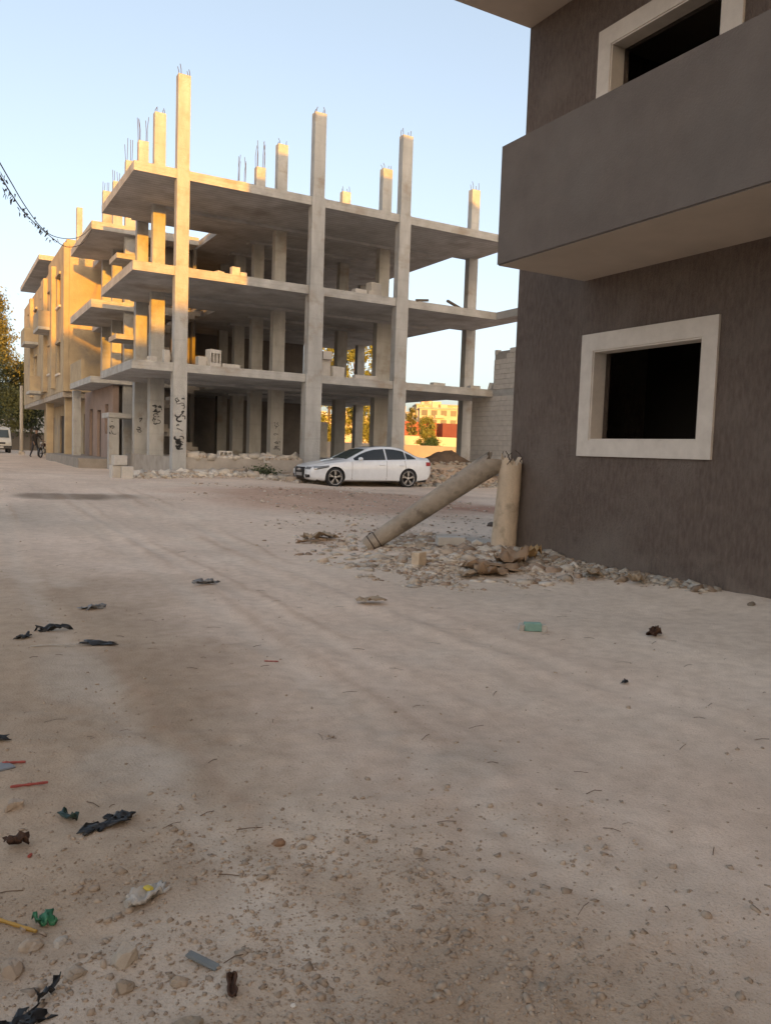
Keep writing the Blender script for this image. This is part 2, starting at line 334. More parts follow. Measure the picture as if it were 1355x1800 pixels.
# ------------------------------------------------------------------ wall with openings in a plane X = const or Y = const (boxes butted round the openings)
def wall_cells(u0, u1, z0, z1, holes):
    us = sorted({u0, u1, *[h[0] for h in holes], *[h[1] for h in holes]}); zs = sorted({z0, z1, *[h[2] for h in holes], *[h[3] for h in holes]})
    out = []
    for i in range(len(us)-1):
        for k in range(len(zs)-1):
            cu, cz = (us[i]+us[i+1])/2, (zs[k]+zs[k+1])/2
            if not any(h[0] < cu < h[1] and h[2] < cz < h[3] for h in holes): out.append((us[i], us[i+1], zs[k], zs[k+1]))
    return out, us, zs
def holed_wall(mb, ax, p0, p1, u0, u1, z0, z1, holes):
    """one closed slab of wall, outer plane p0, inner plane p1, with true openings"""
    cells, us, zs = wall_cells(u0, u1, z0, z1, holes); P = {}
    def v(i, k, s_):
        key = (i, k, s_)
        if key not in P:
            p = p0 if s_ == 0 else p1; q = (p, us[i], zs[k]) if ax == 'x' else (us[i], p, zs[k]); P[key] = len(mb.v); mb.v.append(q)
        return P[key]
    solid = {(us.index(a), zs.index(c)) for a, b, c, d in cells}
    def face(*ids): mb.f.append(ids); mb.m.append(0)
    for (i, k) in solid:
        face(v(i, k, 0), v(i+1, k, 0), v(i+1, k+1, 0), v(i, k+1, 0)); face(v(i, k, 1), v(i, k+1, 1), v(i+1, k+1, 1), v(i+1, k, 1))
        for (di, dk, a, b) in ((-1, 0, (i, k), (i, k+1)), (1, 0, (i+1, k), (i+1, k+1)), (0, -1, (i, k), (i+1, k)), (0, 1, (i, k+1), (i+1, k+1))):
            if (i+di, k+dk) not in solid: face(v(*a, 0), v(*b, 0), v(*b, 1), v(*a, 1))
    return mb

# ------------------------------------------------------------------ grey rendered house on the right
gb = empty('grey_house', (7.73, 9.83, 0))
tag(gb, 'dark grey rendered house with cream window surrounds and a jutting balcony', 'house')
def gp(mb, name, m, parent=gb, smooth=False):
    o = mb.build(name, m, parent, smooth); o.matrix_parent_inverse = Matrix.Translation(-Vector(gb.location)); return o
def sub(mb, name, m, part, off=None, smooth=False):
    o = mb.build(name, m, part, smooth); return o
GX0, GX1, GY0, GY1 = 7.73, 15.5, -9.0, 9.83
W1 = (6.36, 8.13, 1.76, 2.96); W2 = (6.38, 8.10, 5.75, 6.93)
others = [(0.8, 2.5, 1.78, 2.95), (0.8, 2.5, 5.75, 6.93), (-5.5, -3.9, 1.78, 2.95), (-5.5, -3.9, 5.75, 6.93)]
wl = holed_wall(MB(), 'x', GX0, GX0+.30, GY0, GY1, -.5, 7.86, [W1, W2]+others)
gp(wl, 'wall', M['grey'])
b = MB(); b.box((GX0+.30, GY1-.3, -.5), (GX1, GY1, 7.86)); gp(b, 'wall', M['grey'])
b = MB(); b.box((GX1, GY0, -.5), (GX1+.3, GY1, 7.86)); gp(b, 'wall', M['grey'])
b = MB(); b.box((GX0+.30, GY0, -.5), (GX1, GY0+.3, 7.86)); gp(b, 'wall', M['grey'])
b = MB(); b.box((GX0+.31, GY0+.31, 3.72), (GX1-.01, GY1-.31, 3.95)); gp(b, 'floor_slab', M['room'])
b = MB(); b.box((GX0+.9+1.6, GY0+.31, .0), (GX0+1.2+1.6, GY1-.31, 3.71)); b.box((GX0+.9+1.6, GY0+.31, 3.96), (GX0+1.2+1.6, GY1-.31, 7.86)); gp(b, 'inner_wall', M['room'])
# overhanging upper storeys
b = MB(); b.box((6.02, GY0-.02, 7.865), (GX1+.3, GY1+.004, 8.14), 0, 1); gp(b, 'roof_slab', [M['parapet'], M['soffit2']])
b = MB(); b.box((6.05, GY0, 8.14), (GX1+.28, GY1, 14.9)); gp(b, 'upper_storey', M['parapet'])
# balcony
b = MB(); b.box((6.27, -4.0, 3.93), (GX0, 8.40, 4.16), 0, 1); bal = gp(b, 'balcony_slab', [M['parapet'], M['soffit2']])
b = MB(); b.box((6.255, -4.0, 3.945), (6.41, 8.415, 5.41)); b.box((6.41, 8.26, 4.161), (GX0, 8.415, 5.41)); b.box((6.41, -4.0, 4.161), (GX0, -3.85, 5.41)); gp(b, 'balcony_parapet', M['parapet'])
def stone_window(h, y0, y1, z0, z1):
    fr = empty('window', ((GX0), (h[0]+h[1])/2, h[2]), parent=gb); fr.matrix_parent_inverse = Matrix.Translation(-Vector(gb.location))
    T = Matrix.Translation(-Vector(fr.location))
    x0, x1 = GX0-.035, GX0+.012
    pieces = [('lintel', (x0, y0, h[3]), (x1, y1, z1)), ('sill', (x0, y0, z0), (x1, y1, h[2])), ('jamb', (x0, y0, h[2]), (x1, h[0], h[3])), ('jamb', (x0, h[1], h[2]), (x1, y1, h[3]))]
    t = .022
    for nm, a, c in pieces: MB().cbox(a, c, .0015).xf(T).build(nm, M['stone'], fr)
    x1 = GX0+.20
    for nm, a, c in [('reveal', (x0+.012, h[0]+t, h[2]-.0), (x1, h[1]-t, h[2]+t)), ('reveal', (x0+.012, h[0]+t, h[3]-t), (x1, h[1]-t, h[3])), ('reveal', (x0+.012, h[0], h[2]), (x1, h[0]+t, h[3])), ('reveal', (x0+.012, h[1]-t, h[2]), (x1, h[1], h[3]))]:
        MB().cbox(a, c, .003).xf(T).build(nm, M['stone'], fr)
stone_window(W1, 6.15, 8.35, 1.545, 3.19); stone_window(W2, 6.10, 8.33, 5.53, 7.16)
for h in others: stone_window(h, h[0]-.24, h[1]+.24, h[2]-.23, h[3]+.24)

# ------------------------------------------------------------------ unfinished concrete frame building
fbd = empty('concrete_frame_building', (6.85, 27, .5))
tag(fbd, 'large unfinished bare concrete frame building with three open slabs behind the white car', 'building')
FI = Matrix.Translation(-Vector(fbd.location))
def fp(mb, name, m, smooth=False, parent=None):
    o = mb.build(name, m, parent or fbd, smooth)
    if parent is None: o.matrix_parent_inverse = FI.copy()
    return o
SLABS = [(3.96, 4.25), (7.12, 7.42), (10.26, 10.56)]
poly = [(5.55, 27), (20.14, 27), (20.14, 22.4), (21.1, 22.4), (21.1, 30.3), (20.04, 30.3), (20.04, 40.4), (10.15, 40.4), (10.15, 33.0), (6.7, 33.0), (6.7, 32.76), (5.55, 32.76)]
for z0, z1 in SLABS:
    mb = MB(); mb.prism(poly, z0, z1, 0, 1, 2); fp(mb, 'slab', [M['concrete'], M['soffit'], M['edge']])
mb = MB(); mb.prism([(6.9, 27.02), (20.1, 27.02), (20.1, 30.3), (20.04, 30.3), (20.04, 40.4), (10.15, 40.4), (10.15, 34.6), (6.9, 34.6)], .1, 1.1); fp(mb, 'plinth', [M['concrete']])
# downstand beams
for z0, z1 in SLABS:
    for yb in (30.42, 33.1, 35.5):
        x0 = 7.0 if yb < 33 else 11.6
        mb = MB(); mb.box((x0, yb, z0-.10), (19.0, yb+.4, z0+.05)); fp(mb, 'beam', M['soffit'])
TOP = 13.52; JR = random.Random(3)
def scribble(mb, cx, cz, wd, ht, y, n, seed, wdt=.02):
    """a few joined hooks and loops of spray paint, like hand lettering"""
    r = random.Random(seed)
    for i in range(n):
        px, pz = cx+r.uniform(-.28, .28)*wd, cz+r.uniform(-.5, .5)*ht; R_ = r.uniform(.03, .085); a0 = r.uniform(0, 6.28); sw = r.uniform(1.2, 4.6)*r.choice((-1, 1)); st_ = 9; pts = []
        for k in range(st_+1):
            a = a0+sw*k/st_; pts.append((min(max(px+R_*math.cos(a)*1.2, cx-wd*.44), cx+wd*.44), y, pz+R_*math.sin(a)*.8))
        if r.random() < .5: pts.append((min(max(pts[-1][0]+r.uniform(-.16, .16), cx-wd*.44), cx+wd*.44), y, pts[-1][2]+r.uniform(-.1, .1)))
        w0 = wdt*r.uniform(.5, 1.1)
        for p, q in zip(pts[:-1], pts[1:]):
            d = Vector((q[0]-p[0], 0, q[2]-p[2]))
            if d.length < 1e-4: continue
            nrm = Vector((-d.z, 0, d.x)).normalized()*w0; e = d.normalized()*w0*.5; P_, Q_ = Vector(p)-e, Vector(q)+e; P_.y = Q_.y = y-.0006*(i+1)
            mb.add([P_+nrm, P_-nrm, Q_-nrm, Q_+nrm], [(0, 1, 2, 3)])
def frame_column(x, y, wd, dp, z0, top=TOP, rebar=.25, nre=4, paint=None, label=None, taper=.02, base=None):
    x, wd, dp = x+wd*.2, wd*.82, .3
    mb = MB(); zs = [z0, 3.955, 7.115, 10.255, top]; zs = [z for z in zs if z < top-.2]+[top]; k = len(zs)-1
    for i in range(k):
        e = taper*(k-1-i)
        za, zb = zs[i], zs[i+1]
        jx, jy = JR.uniform(-.012, .012), JR.uniform(-.008, .003)
        mb.box((x-e+jx, y-e*.5+jy, za), (x+wd+e+jx, y+dp+e, zb+(.31 if i < k-1 else 0)) if i < k-1 else (x+wd+e, y+dp+e, zb))
    c = fp(mb, 'column', M['column'])
    if rebar:
        r = random.Random(int(x*100+y*10))
        for i in range(nre):
            px, py = x+wd*(.15+.7*(i % 2))+r.uniform(-.03, .03), y+dp*(.2+.6*(i//2 % 2)); hgt = rebar*r.uniform(.7, 1.15)
            rb = MB(); rb.tube([(px, py, top-.05), (px+r.uniform(-.02, .02), py, top+hgt*.5), (px+r.uniform(-.06, .06), py, top+hgt)], .011, 5)
            fp(rb, 'rebar', M['rebar'], parent=c).matrix_parent_inverse = Matrix()
    if paint:
        gm = MB()
        for (cz, ht, n, sd, wt) in paint: scribble(gm, x+wd/2, cz, wd, ht, y-taper*2-.004, n, sd, wt)
        go = fp(gm, 'graffiti', M['paint'], parent=c); go.matrix_parent_inverse = Matrix(); go['kind'] = 'stuff'
    return c
frame_column(6.84, 26.96, .48, .42, .3, 13.58, .3, 4, [(2.85, .5, 5, 1, .016), (2.35, .6, 6, 2, .022), (1.6, .4, 12, 3, .026)], taper=.012)
frame_column(11.68, 26.96, .54, .45, .9, 13.5, .25, 4, taper=.03)
frame_column(15.30, 26.96, .54, .45, .9, 13.5, .25, 4, taper=.02)
frame_column(20.64, 29.95, .52, .34, .8, 13.28, .3, 4)
frame_column(20.62, 25.1, .48, .40, .8, 10.3, 0)
frame_column(20.62, 22.6, .48, .40, .8, 10.3, 0)
frame_column(6.86, 30.36, .50, .42, .5, 13.55, .25, 4, [(2.6, .7, 13, 5, .024)])
frame_column(6.86, 33.02, .48, .40, .5, 13.38, 1.1, 5, [(2.3, .6, 5, 6, .02)])
frame_column(11.68, 30.5, .52, .42, 1.0, 13.5, .2, 3, [(2.5, .12, 3, 8, .016), (2.1, .05, 3, 9, .014), (1.75, .1, 4, 10, .014), (1.5, .1, 5, 12, .013)])
frame_column(11.75, 33.12, .50, .40, 1.0, 13.38, 1.05, 6)
frame_column(11.78, 35.55, .48, .40, 1.0, 13.45, 1.2, 6)
frame_column(11.85, 38.1, .48, .40, 1.0, 10.3, 0)
frame_column(16.40, 30.5, .56, .42, 1.0, 13.5, .2, 4)
mb = MB(); mb.box((16.98, 30.53, 1.0), (17.28, 30.9, 7.2)); fp(mb, 'pier', M['column'])
frame_column(16.32, 34.2, .52, .42, 1.0, 13.5, .25, 4)
frame_column(19.4, 38.1, .45, .42, 1.0, 10.3, 0)
frame_column(19.5, 34.2, .50, .42, 3.9, 13.5, 0, taper=.005)
# back walls
for z0, z1 in ((1.1, 3.95), (4.25, 7.11), (7.42, 10.25)):
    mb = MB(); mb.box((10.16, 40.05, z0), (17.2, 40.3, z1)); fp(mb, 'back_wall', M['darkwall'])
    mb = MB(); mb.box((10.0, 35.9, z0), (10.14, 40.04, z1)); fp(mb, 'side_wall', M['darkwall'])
mb = MB(); mb.box((17.21, 40.05, 1.1), (18.75, 40.25, 3.05)); fp(mb, 'back_wall', M['block'])
# stair flights and landings in the gap
for i, zf in enumerate((1.1, 4.25, 7.42)):
    zl = zf+1.62
    mb = MB(); mb.box((6.25 if i else 6.0, 33.46, zl-.2), (7.6, 35.0, zl)); fp(mb, 'landing', M['edge'])
    fl = MB(); n = 9
    for k in range(n):
        x1 = 9.9-k*(2.3/n); z = zf+(k+1)*(1.62/n)
        fl.box((x1-2.3/n, 33.46+.002*k, z-.32), (x1, 34.15, z))
    fp(fl, 'stair_flight', M['concrete'])
    if i < 2:
        f2 = MB()
        for k in range(n):
            x0 = 7.6+k*(2.3/n); z = zl+(k+1)*(1.5/n)
            f2.box((x0, 34.25+.002*k, z-.32), (x0+2.3/n, 34.95, z))
        fp(f2, 'stair_flight', M['concrete'])
mb = MB(); mb.box((6.03, 33.5, .3), (6.42, 33.85, 2.5)); cpost = fp(mb, 'landing_column', M['column'])
gm = MB(); scribble(gm, 6.22, 2.1, .4, .5, 33.49, 5, 31, .02); fp(gm, 'graffiti', M['paint'], parent=cpost).matrix_parent_inverse = Matrix()
# block wall on the right wing, block by block
bw = empty('block_wall', (20.1, 28.45, 1.0), parent=fbd); bw.matrix_parent_inverse = FI.copy()
bwT = Vector(bw.location)
mt_ = MB(); mt_.box((20.145, 24.4, .7), (20.33, 28.43, 3.95)); mt_.box((20.145, 24.4, 4.26), (20.33, 26.96, 5.80)); mt_.xf(Matrix.Translation(-bwT)); mt_.build('mortar_bed', M['mortar'], bw)
bl_me = [MB().cbox((-.095, -.197, -.096), (.095, .197, .096), .008, .0025, random.Random(i)).mesh('block', M['block']) for i in range(4)]
hb_me = [MB().cbox((-.095, -.097, -.096), (.095, .097, .096), .008, .0025, random.Random(i+9)).mesh('block', M['block']) for i in range(2)]
def lay(y0, y1, z0, nz, ragged=0):
    for r in range(nz):
        y = y1-(.2 if r % 2 else 0)
        if r % 2:
            o = link('block', random.choice(hb_me), bw); o.location = Vector((20.222+random.uniform(-.006, .006), y1-.1, z0+.1+r*.204))-bwT
        while y-.4 > y0:
            if not (ragged and r >= nz-2 and y > y1-.5*(r-nz+3)):
                o = link('block', random.choice(bl_me), bw); o.location = Vector((20.222+random.uniform(-.008, .008), y-.2, z0+.1+r*.204))-bwT
                o.rotation_euler = (0, random.uniform(-.006, .006), random.uniform(-.012, .012))
            y -= .404
lay(24.4, 28.45, .92, 15); lay(24.4, 26.98, 4.255, 8, 1)

# ------------------------------------------------------------------ second frame house (balconies over the street)
hb = empty('balcony_frame_building', (5.55, 34.8, .5))
tag(hb, 'narrow half built concrete house with street balconies left of the big frame building', 'building')
HI = Matrix.Translation(-Vector(hb.location))
def hp(mb, name, m, parent=None, smooth=False):
    o = mb.build(name, m, parent or hb, smooth)
    if parent is None: o.matrix_parent_inverse = HI.copy()
    else: o.matrix_parent_inverse = Matrix()
    return o
for z0, z1 in ((3.98, 4.24), (7.05, 7.38), (10.2, 10.52)):
    mb = MB(); mb.prism([(5.55, 35.02), (9.98, 35.02), (9.98, 42.9), (6.86, 42.9), (6.86, 40.9), (5.55, 40.9)], z0, z1, 0, 1, 2); hp(mb, 'slab', [M['concrete'], M['soffit'], M['edge']])
for y, tp, rb in ((35.36, 13.3, .9), (38.1, 13.2, .5), (40.65, 13.45, .5)):
    mb = MB(); mb.box((6.95, y, .5), (7.36, y+.3, tp)); c = hp(mb, 'column', M['column'])
    for i in range(4):
        r = MB(); r.tube([(6.95+.1*i, y+.1+.2*(i % 2), tp-.02), (6.95+.1*i+random.uniform(-.04, .04), y+.15, tp+rb*random.uniform(.7, 1.1))], .011, 5)
        hp(r, 'rebar', M['rebar'], c)
mb = MB(); mb.box((5.75, 40.4, 10.53), (6.0, 40.7, 12.4)); c = hp(mb, 'column', M['column'])
for z0, z1 in ((4.25, 5.15),):
    mb = MB(); mb.box((5.56, 37.6, z0), (5.70, 40.9, z1)); hp(mb, 'balcony_parapet', M['render_y'])
mb = holed_wall(MB(), 'x', 6.55, 6.8, 35.6, 43.0, .5, 3.97, [(36.6, 37.4, 1.9, 3.2), (38.4, 39.4, .5, 3.0), (40.6, 41.5, .5, 3.1)]); hp(mb, 'shop_wall', M['pink'])
for a, b_ in ((36.6, 37.4), (38.4, 39.4), (40.6, 41.5)):
    mb = MB(); mb.box((6.68, a, 1.9 if a < 37 else .5), (6.74, b_, 3.2 if a < 37 else 3.05)); hp(mb, 'shutter', M['doorwood'])
for z0, z1 in ((4.25, 7.04), (7.39, 10.19)):
    mb = holed_wall(MB(), 'x', 7.45, 7.65, 35.9, 40.6, z0, z1, [(36.4, 37.3, z0+.9, z0+2.2), (38.6, 39.6, z0, z0+2.2)]); hp(mb, 'inner_wall', M['render_y'])
for z0 in (4.25, 7.39): mb = MB(); mb.box((7.65, 36.2, z0), (9.97, 36.4, z0+2.78)); hp(mb, 'partition', M['darkwall'])
mb = MB(); mb.box((5.75, 41.2, .5), (6.1, 41.6, 3.97)); hp(mb, 'pier', M['column'])
mb = MB(); mb.box((6.81, 36.2, .4), (9.97, 36.4, 3.97)); hp(mb, 'partition', M['darkwall'])

# ------------------------------------------------------------------ rendered house further along the lane
hc = empty('rendered_street_house', (5.55, 43.2, .5))
tag(hc, 'cement rendered house with windows and flat roof overhang, farthest in the left row', 'house')
CI = Matrix.Translation(-Vector(hc.location))
def cp(mb, name, m, parent=None, smooth=False):
    o = mb.build(name, m, parent or hc, smooth)
    o.matrix_parent_inverse = CI.copy() if parent is None else Matrix(); return o
wins = []
for z in (5.0, 8.2):
    for y in (44.4, 48.0, 51.6, 55.4, 59.2): wins.append((y, y+1.3, z, z+1.55))
wins = [(a, b_, c+(.25 if i % 2 else 0), d+(.25 if i % 2 else 0)) for i, (a, b_, c, d) in enumerate(wins)]
cp(holed_wall(MB(), 'x', 5.55, 5.80, 43.2, 64, 4.02, 10.4, wins), 'street_wall', M['render_y'])
mb = MB(); mb.box((5.81, 43.2, 4.02), (13, 43.45, 11.3)); cp(mb, 'end_wall', M['render_y'])
mb = MB(); mb.box((5.81, 63.75, 4.02), (13, 64, 10.4)); cp(mb, 'end_wall', M['render_y'])
mb = MB(); mb.box((5.55, 43.2, 10.405), (5.80, 49.5, 11.35)); cp(mb, 'roof_parapet', M['render_y'])
mb = MB(); mb.box((5.56, 49.52, 10.405), (5.74, 64, 10.9)); cp(mb, 'roof_parapet', M['render_y'])
mb = MB(); mb.box((5.57, 43.46, 3.75), (13, 63.9, 4.01)); cp(mb, 'floor_slab', M['concrete'])
mb = MB(); mb.box((5.81, 43.46, 10.1), (13, 63.7, 10.38)); cp(mb, 'roof', M['concrete'])
mb = MB(); mb.box((7.4, 43.5, 4.02), (7.6, 63.7, 10.09)); cp(mb, 'inner_wall', M['room'])
mb = MB(); mb.box((5.55, 54.4, 12.65), (11, 67, 12.95), 0, 1); cp(mb, 'overhang_slab', [M['edge'], M['soffit']])
mb = MB(); mb.box((6.6, 50.2, 10.385), (12, 54.38, 13.15)); cp(mb, 'stair_tower', M['render_y'])
for y in (55.0, 59.5, 63.2): mb = MB(); mb.box((6.7, y, 10.385), (7.05, y+.35, 12.64)); cp(mb, 'post', M['column'])
for y, wd_ in ((46.2, .8), (49.9, 1.3), (57.4, .8)):
    mb = MB(); mb.box((5.33, y, 4.3), (5.548, y+wd_, 10.7)); cp(mb, 'pilaster', M['render_y'])
for (a, b_, c, d) in wins:
    wo_ = empty('window', (5.55, a, c), parent=hc); wo_.matrix_parent_inverse = CI.copy(); T = Matrix.Translation(-Vector(wo_.location))
    m_ = MB(); m_.box((5.46, a-.1, c-.1), (5.66, b_+.1, c-.001)); m_.xf(T).build('sill', M['stone'], wo_)
    m_ = MB(); m_.box((5.46, a-.12, d+.001), (5.64, b_+.12, d+.12)); m_.xf(T).build('hood', M['render_y'], wo_)
    m_ = MB(); m_.box((5.68, a+.002, c+.002), (5.72, b_-.002, d-.002)); m_.xf(T).build('pane', plain('pane_dark', (.03, .03, .035), .15) if 'pane' not in M else M['pane'], wo_)
    M.setdefault('pane', bpy.data.materials['pane_dark'])
for (y0, y1, z) in ((51.3, 53.4, 4.25), (54.6, 57.0, 7.45), (46.9, 49.4, 7.45)):
    mb = MB(); mb.box((4.75, y0, z), (5.546, y1, z+.16)); sb_ = cp(mb, 'balcony', M['edge'])
    mb = MB(); mb.box((4.75, y0, z+.161), (4.87, y1, z+1.0)); mb.box((4.871, y0, z+.161), (5.545, y0+.12, z+1.0)); mb.box((4.871, y1-.12, z+.161), (5.545, y1, z+1.0)); cp(mb, 'balcony_parapet', M['render_y'])
# ground floor of that house
mb = holed_wall(MB(), 'x', 6.9, 7.1, 43.3, 63.8, .4, 3.74, [(44.6, 45.7, .4, 3.0), (48.4, 50.6, .4, 3.1), (53, 55.2, .4, 3.1), (58, 60, .4, 3.1)]); cp(mb, 'shop_front', M['render_y'])
for a, b_ in ((44.6, 45.7), (48.4, 50.6), (53, 55.2), (58, 60)):
    mb = MB(); mb.box((7.0, a, .4), (7.05, b_, 3.1)); cp(mb, 'shutter', M['doorwood'])
for y in (44.0, 52.0): mb = MB(); mb.box((5.75, y, .4), (6.15, y+.4, 3.75)); cp(mb, 'pier', M['render_y'])

# ------------------------------------------------------------------ houses behind the viewpoint that keep the lane in evening shade
def shade_house(x0, x1, y0, y1, h, label, m):
    t = empty('flat_roofed_house', ((x0+x1)/2, (y0+y1)/2, 0)); tag(t, label, 'house'); T = Matrix.Translation(-Vector(t.location))
    b = MB(); b.box((x0, y0, -.4), (x1, y1, h-.45)); b.xf(T).build('wall', m, t)
    b = MB(); b.box((x0-.12, y0-.12, h-.449), (x1+.12, y1+.12, h)); b.xf(T).build('roof', M['concrete'], t)
    me = MB().box((-.6, -.04, 0), (.6, .04, 1.3)).mesh('window', M['room'])
    z = 1.2
    while z < h-2:
        x = x0+1.2
        while x < x1-1: o = link('window', me, t); o.location = Vector((x, y1, z))-Vector(t.location); x += 2.7
        z += 3.1
shade_house(-30, -10.9, -36, -25.2, 16.4, 'tall rendered apartment house behind the viewpoint at the far left', M['render_y'])
shade_house(-10.7, -7.6, -35, -25.0, 12.8, 'narrow concrete house between two others behind the viewpoint', M['concrete'])
shade_house(-7.4, 13, -36, -25.3, 10.55, 'long low rendered house behind the viewpoint', M['pink'])

# ------------------------------------------------------------------ white saloon car
def make_car(loc):
    car = empty('parked_car', loc); tag(car, 'white four door saloon parked before the unfinished concrete frame building', 'car')
    white = plain('car_white', (.80, .85, .90), .2, 0, spec=.5, coat=.6); dark = plain('car_black', (.015, .015, .017), .35)
    glass = plain('car_glass', (.018, .022, .022), .06, 0, spec=.7); wsg = plain('windscreen_glass', (.06, .085, .08), .08, 0, spec=.8)
    chrome = plain('chrome', (.7, .7, .72), .15, 1); alloy = plain('alloy', (.42, .42, .43), .3, .8); red = plain('lamp_red', (.35, .02, .02), .2)
    lampg = plain('lamp_glass', (.30, .33, .36), .08, .3, spec=.8)
    xs = np.concatenate([np.linspace(0, .3, 13), np.linspace(.34, 4.55, 84), np.linspace(4.58, 4.92, 14)])
    ip = lambda k: np.interp(xs, [a for a, _ in k], [b for _, b in k])
    def sm(a, n=3):
        for _ in range(n): a = np.concatenate([a[:1], (a[:-2]+2*a[1:-1]+a[2:])/4, a[-1:]])
        return a
    zt = sm(ip([(0, .60), (.04, .67), (.12, .735), (.3, .79), (.6, .855), (1.0, .925), (1.38, .985), (1.6, 1.075), (1.9, 1.215), (2.15, 1.32), (2.4, 1.395), (2.7, 1.44), (3.0, 1.455), (3.4, 1.445), (3.7, 1.40), (3.98, 1.295), (4.22, 1.185), (4.38, 1.125), (4.6, 1.105), (4.86, 1.09), (4.92, 1.02)]), 4)
    zt = np.where(zt > .985, .985+(zt-.985)*1.05, zt)
    zb = sm(ip([(0, .34), (.06, .25), (.3, .20), (.8, .19), (4.2, .20), (4.7, .25), (4.92, .40)]))
    zl = sm(ip([(0, .56), (.1, .64), (.5, .75), (1.0, .84), (1.4, .895), (2.2, .925), (3.2, .965), (4.1, 1.0), (4.6, 1.0), (4.86, .97), (4.92, .9)]))
    W_ = sm(ip([(0, .60), (.05, .70), (.14, .79), (.3, .855), (.6, .905), (1.0, .925), (2.4, .935), (3.8, .93), (4.3, .90), (4.6, .85), (4.8, .78), (4.92, .66)]))
    wr = sm(ip([(0, .50), (.15, .64), (.5, .72), (1.0, .76), (1.38, .74), (1.7, .69), (2.1, .635), (2.5, .60), (3.2, .59), (3.7, .60), (4.1, .63), (4.45, .70), (4.7, .70), (4.92, .58)]))
    rings = []
    for i in range(len(xs)):
        W, b, l, t, r = W_[i], zb[i], zl[i], zt[i], wr[i]; l = min(l, t-.03)
        p7 = (W*.925, l+.015); p9 = (r, max(t-.055, l+.02))
        h = [(0, b), (W*.6, b), (W*.86, b+.01), (W*.955, b+.06), (W*.985, b+(l-b)*.22), (W*.99, b+(l-b)*.32), (W, b+(l-b)*.5), (W*.998, b+(l-b)*.7), (W*.985, b+(l-b)*.88), (W*.962, l-.008), p7]
        for q in (.25, .5, .75): h.append((p7[0]+(p9[0]-p7[0])*(q**1.15), p7[1]+(p9[1]-p7[1])*q))
        h += [p9, (r*.9, p9[1]+(t-p9[1])*.5), (r*.65, t-.012), (r*.33, t-.003), (0, t)]
        rings.append([(y, z) for y, z in h])
    m = len(rings[0]); V = []; F = []
    for i, rg in enumerate(rings):
        full = [(xs[i], -y, z) for y, z in rg]+[(xs[i], y, z) for y, z in rg[-2:0:-1]]; V += full
    n = 2*m-2
    for i in range(len(xs)-1):
        for k in range(n): k2 = (k+1) % n; F.append((i*n+k, i*n+k2, (i+1)*n+k2, (i+1)*n+k))
    F.append(tuple(range(n))[::-1]); F.append(tuple((len(xs)-1)*n+k for k in range(n)))
    mb = MB(); mb.add(V, F); bme = mb.mesh('body', white, True)
    bo = link('body_tmp', bme); bvh = BVHTree.FromPolygons([Vector(v.co) for v in bme.vertices], [tuple(p.vertices) for p in bme.polygons])
    cuts = []
    for cx in (.93, 3.84):
        for sy in (-1, 1):
            c = MB(); c.lathe([(1e-4, -.2), (.372, -.2), (.372, .3), (1e-4, .3)], (cx, sy*.86, .335), 'y', 32); co = c.build('cutter', white)
            md = bo.modifiers.new('c', 'BOOLEAN'); md.operation = 'DIFFERENCE'; md.object = co; md.solver = 'EXACT'; cuts.append(co)
    dg = bpy.context.evaluated_depsgraph_get(); me = bpy.data.meshes.new_from_object(bo.evaluated_get(dg)); me.name = 'body'
    for o in [bo]+cuts: bpy.data.objects.remove(o, do_unlink=True)
    me.materials.clear(); me.materials.append(white); me.materials.append(dark)
    for p in me.polygons:
        c = p.center; p.material_index = 0
        for cx in (.93, 3.84):
            if math.hypot(c.x-cx, c.z-.335) < .3735 and abs(c.y) < 1 and (abs(p.normal.y) < .35 or abs(c.y) < .72) and c.z < .75 and math.hypot(c.x-cx, c.z-.335) > 0: 
                if abs(c.y) < .9 and (math.hypot(c.x-cx, c.z-.335) > .368 or abs(c.y) < .70): p.material_index = 1
    me.polygons.foreach_set('use_smooth', [True]*len(me.polygons))
    body = link('body', me, car); es = body.modifiers.new('s', 'EDGE_SPLIT'); es.split_angle = rad(38)
    def drape(P, d, off):
        d = Vector(d); o = Vector(P)-d*6; hit = bvh.ray_cast(o, d)
        if hit[0] is None: return None
        return hit[0]+hit[1]*off*(1 if hit[1].dot(d) < 0 else -1)
    def patch(name, fn, nu, nv, d, m_, off=.006, parent=body):
        G = {}; mbp = MB(); fs = []
        for i in range(nu+1):
            for k in range(nv+1):
                q = drape(fn(i/nu, k/nv), d, off)
                if q is not None: G[i, k] = len(mbp.v); mbp.v.append(q[:])
        for i in range(nu):
            for k in range(nv):
                ks = [(i, k), (i+1, k), (i+1, k+1), (i, k+1)]
                if all(z in G for z in ks): mbp.f.append(tuple(G[z] for z in ks)); mbp.m.append(0)
        if mbp.f: return mbp.build(name, m_, parent, True)
    wt = lambda x: float(np.interp(x, [1.62, 1.9, 2.2, 2.5, 2.9, 3.3, 3.65, 3.95, 4.2], [.985, 1.13, 1.25, 1.325, 1.365, 1.36, 1.31, 1.19, 1.04]))
    wbm = lambda x: float(np.interp(x, xs, zl))+.028
    for sy in (-1, 1):
        for nm, a, b in (('front_window', 1.66, 2.90), ('rear_window', 2.96, 3.72), ('quarter_window', 3.76, 4.16)):
            def fn(u, v, a=a, b=b): x = a+(b-a)*u; return (x, 0, wbm(x)+(max(wt(x), wbm(x)+.003)-wbm(x))*v)
            patch(nm, fn, 14, 5, (0, -sy, 0), glass)
        for x in (1.56, 2.93, 3.66):
            patch('door_seam', lambda u, v, x=x: (x-.006+.012*u+(.05*math.sin(v*3) if x > 3.5 else 0), 0, .27+(wbm(x)-.04-.27)*v), 1, 10, (0, -sy, 0), dark, .002)
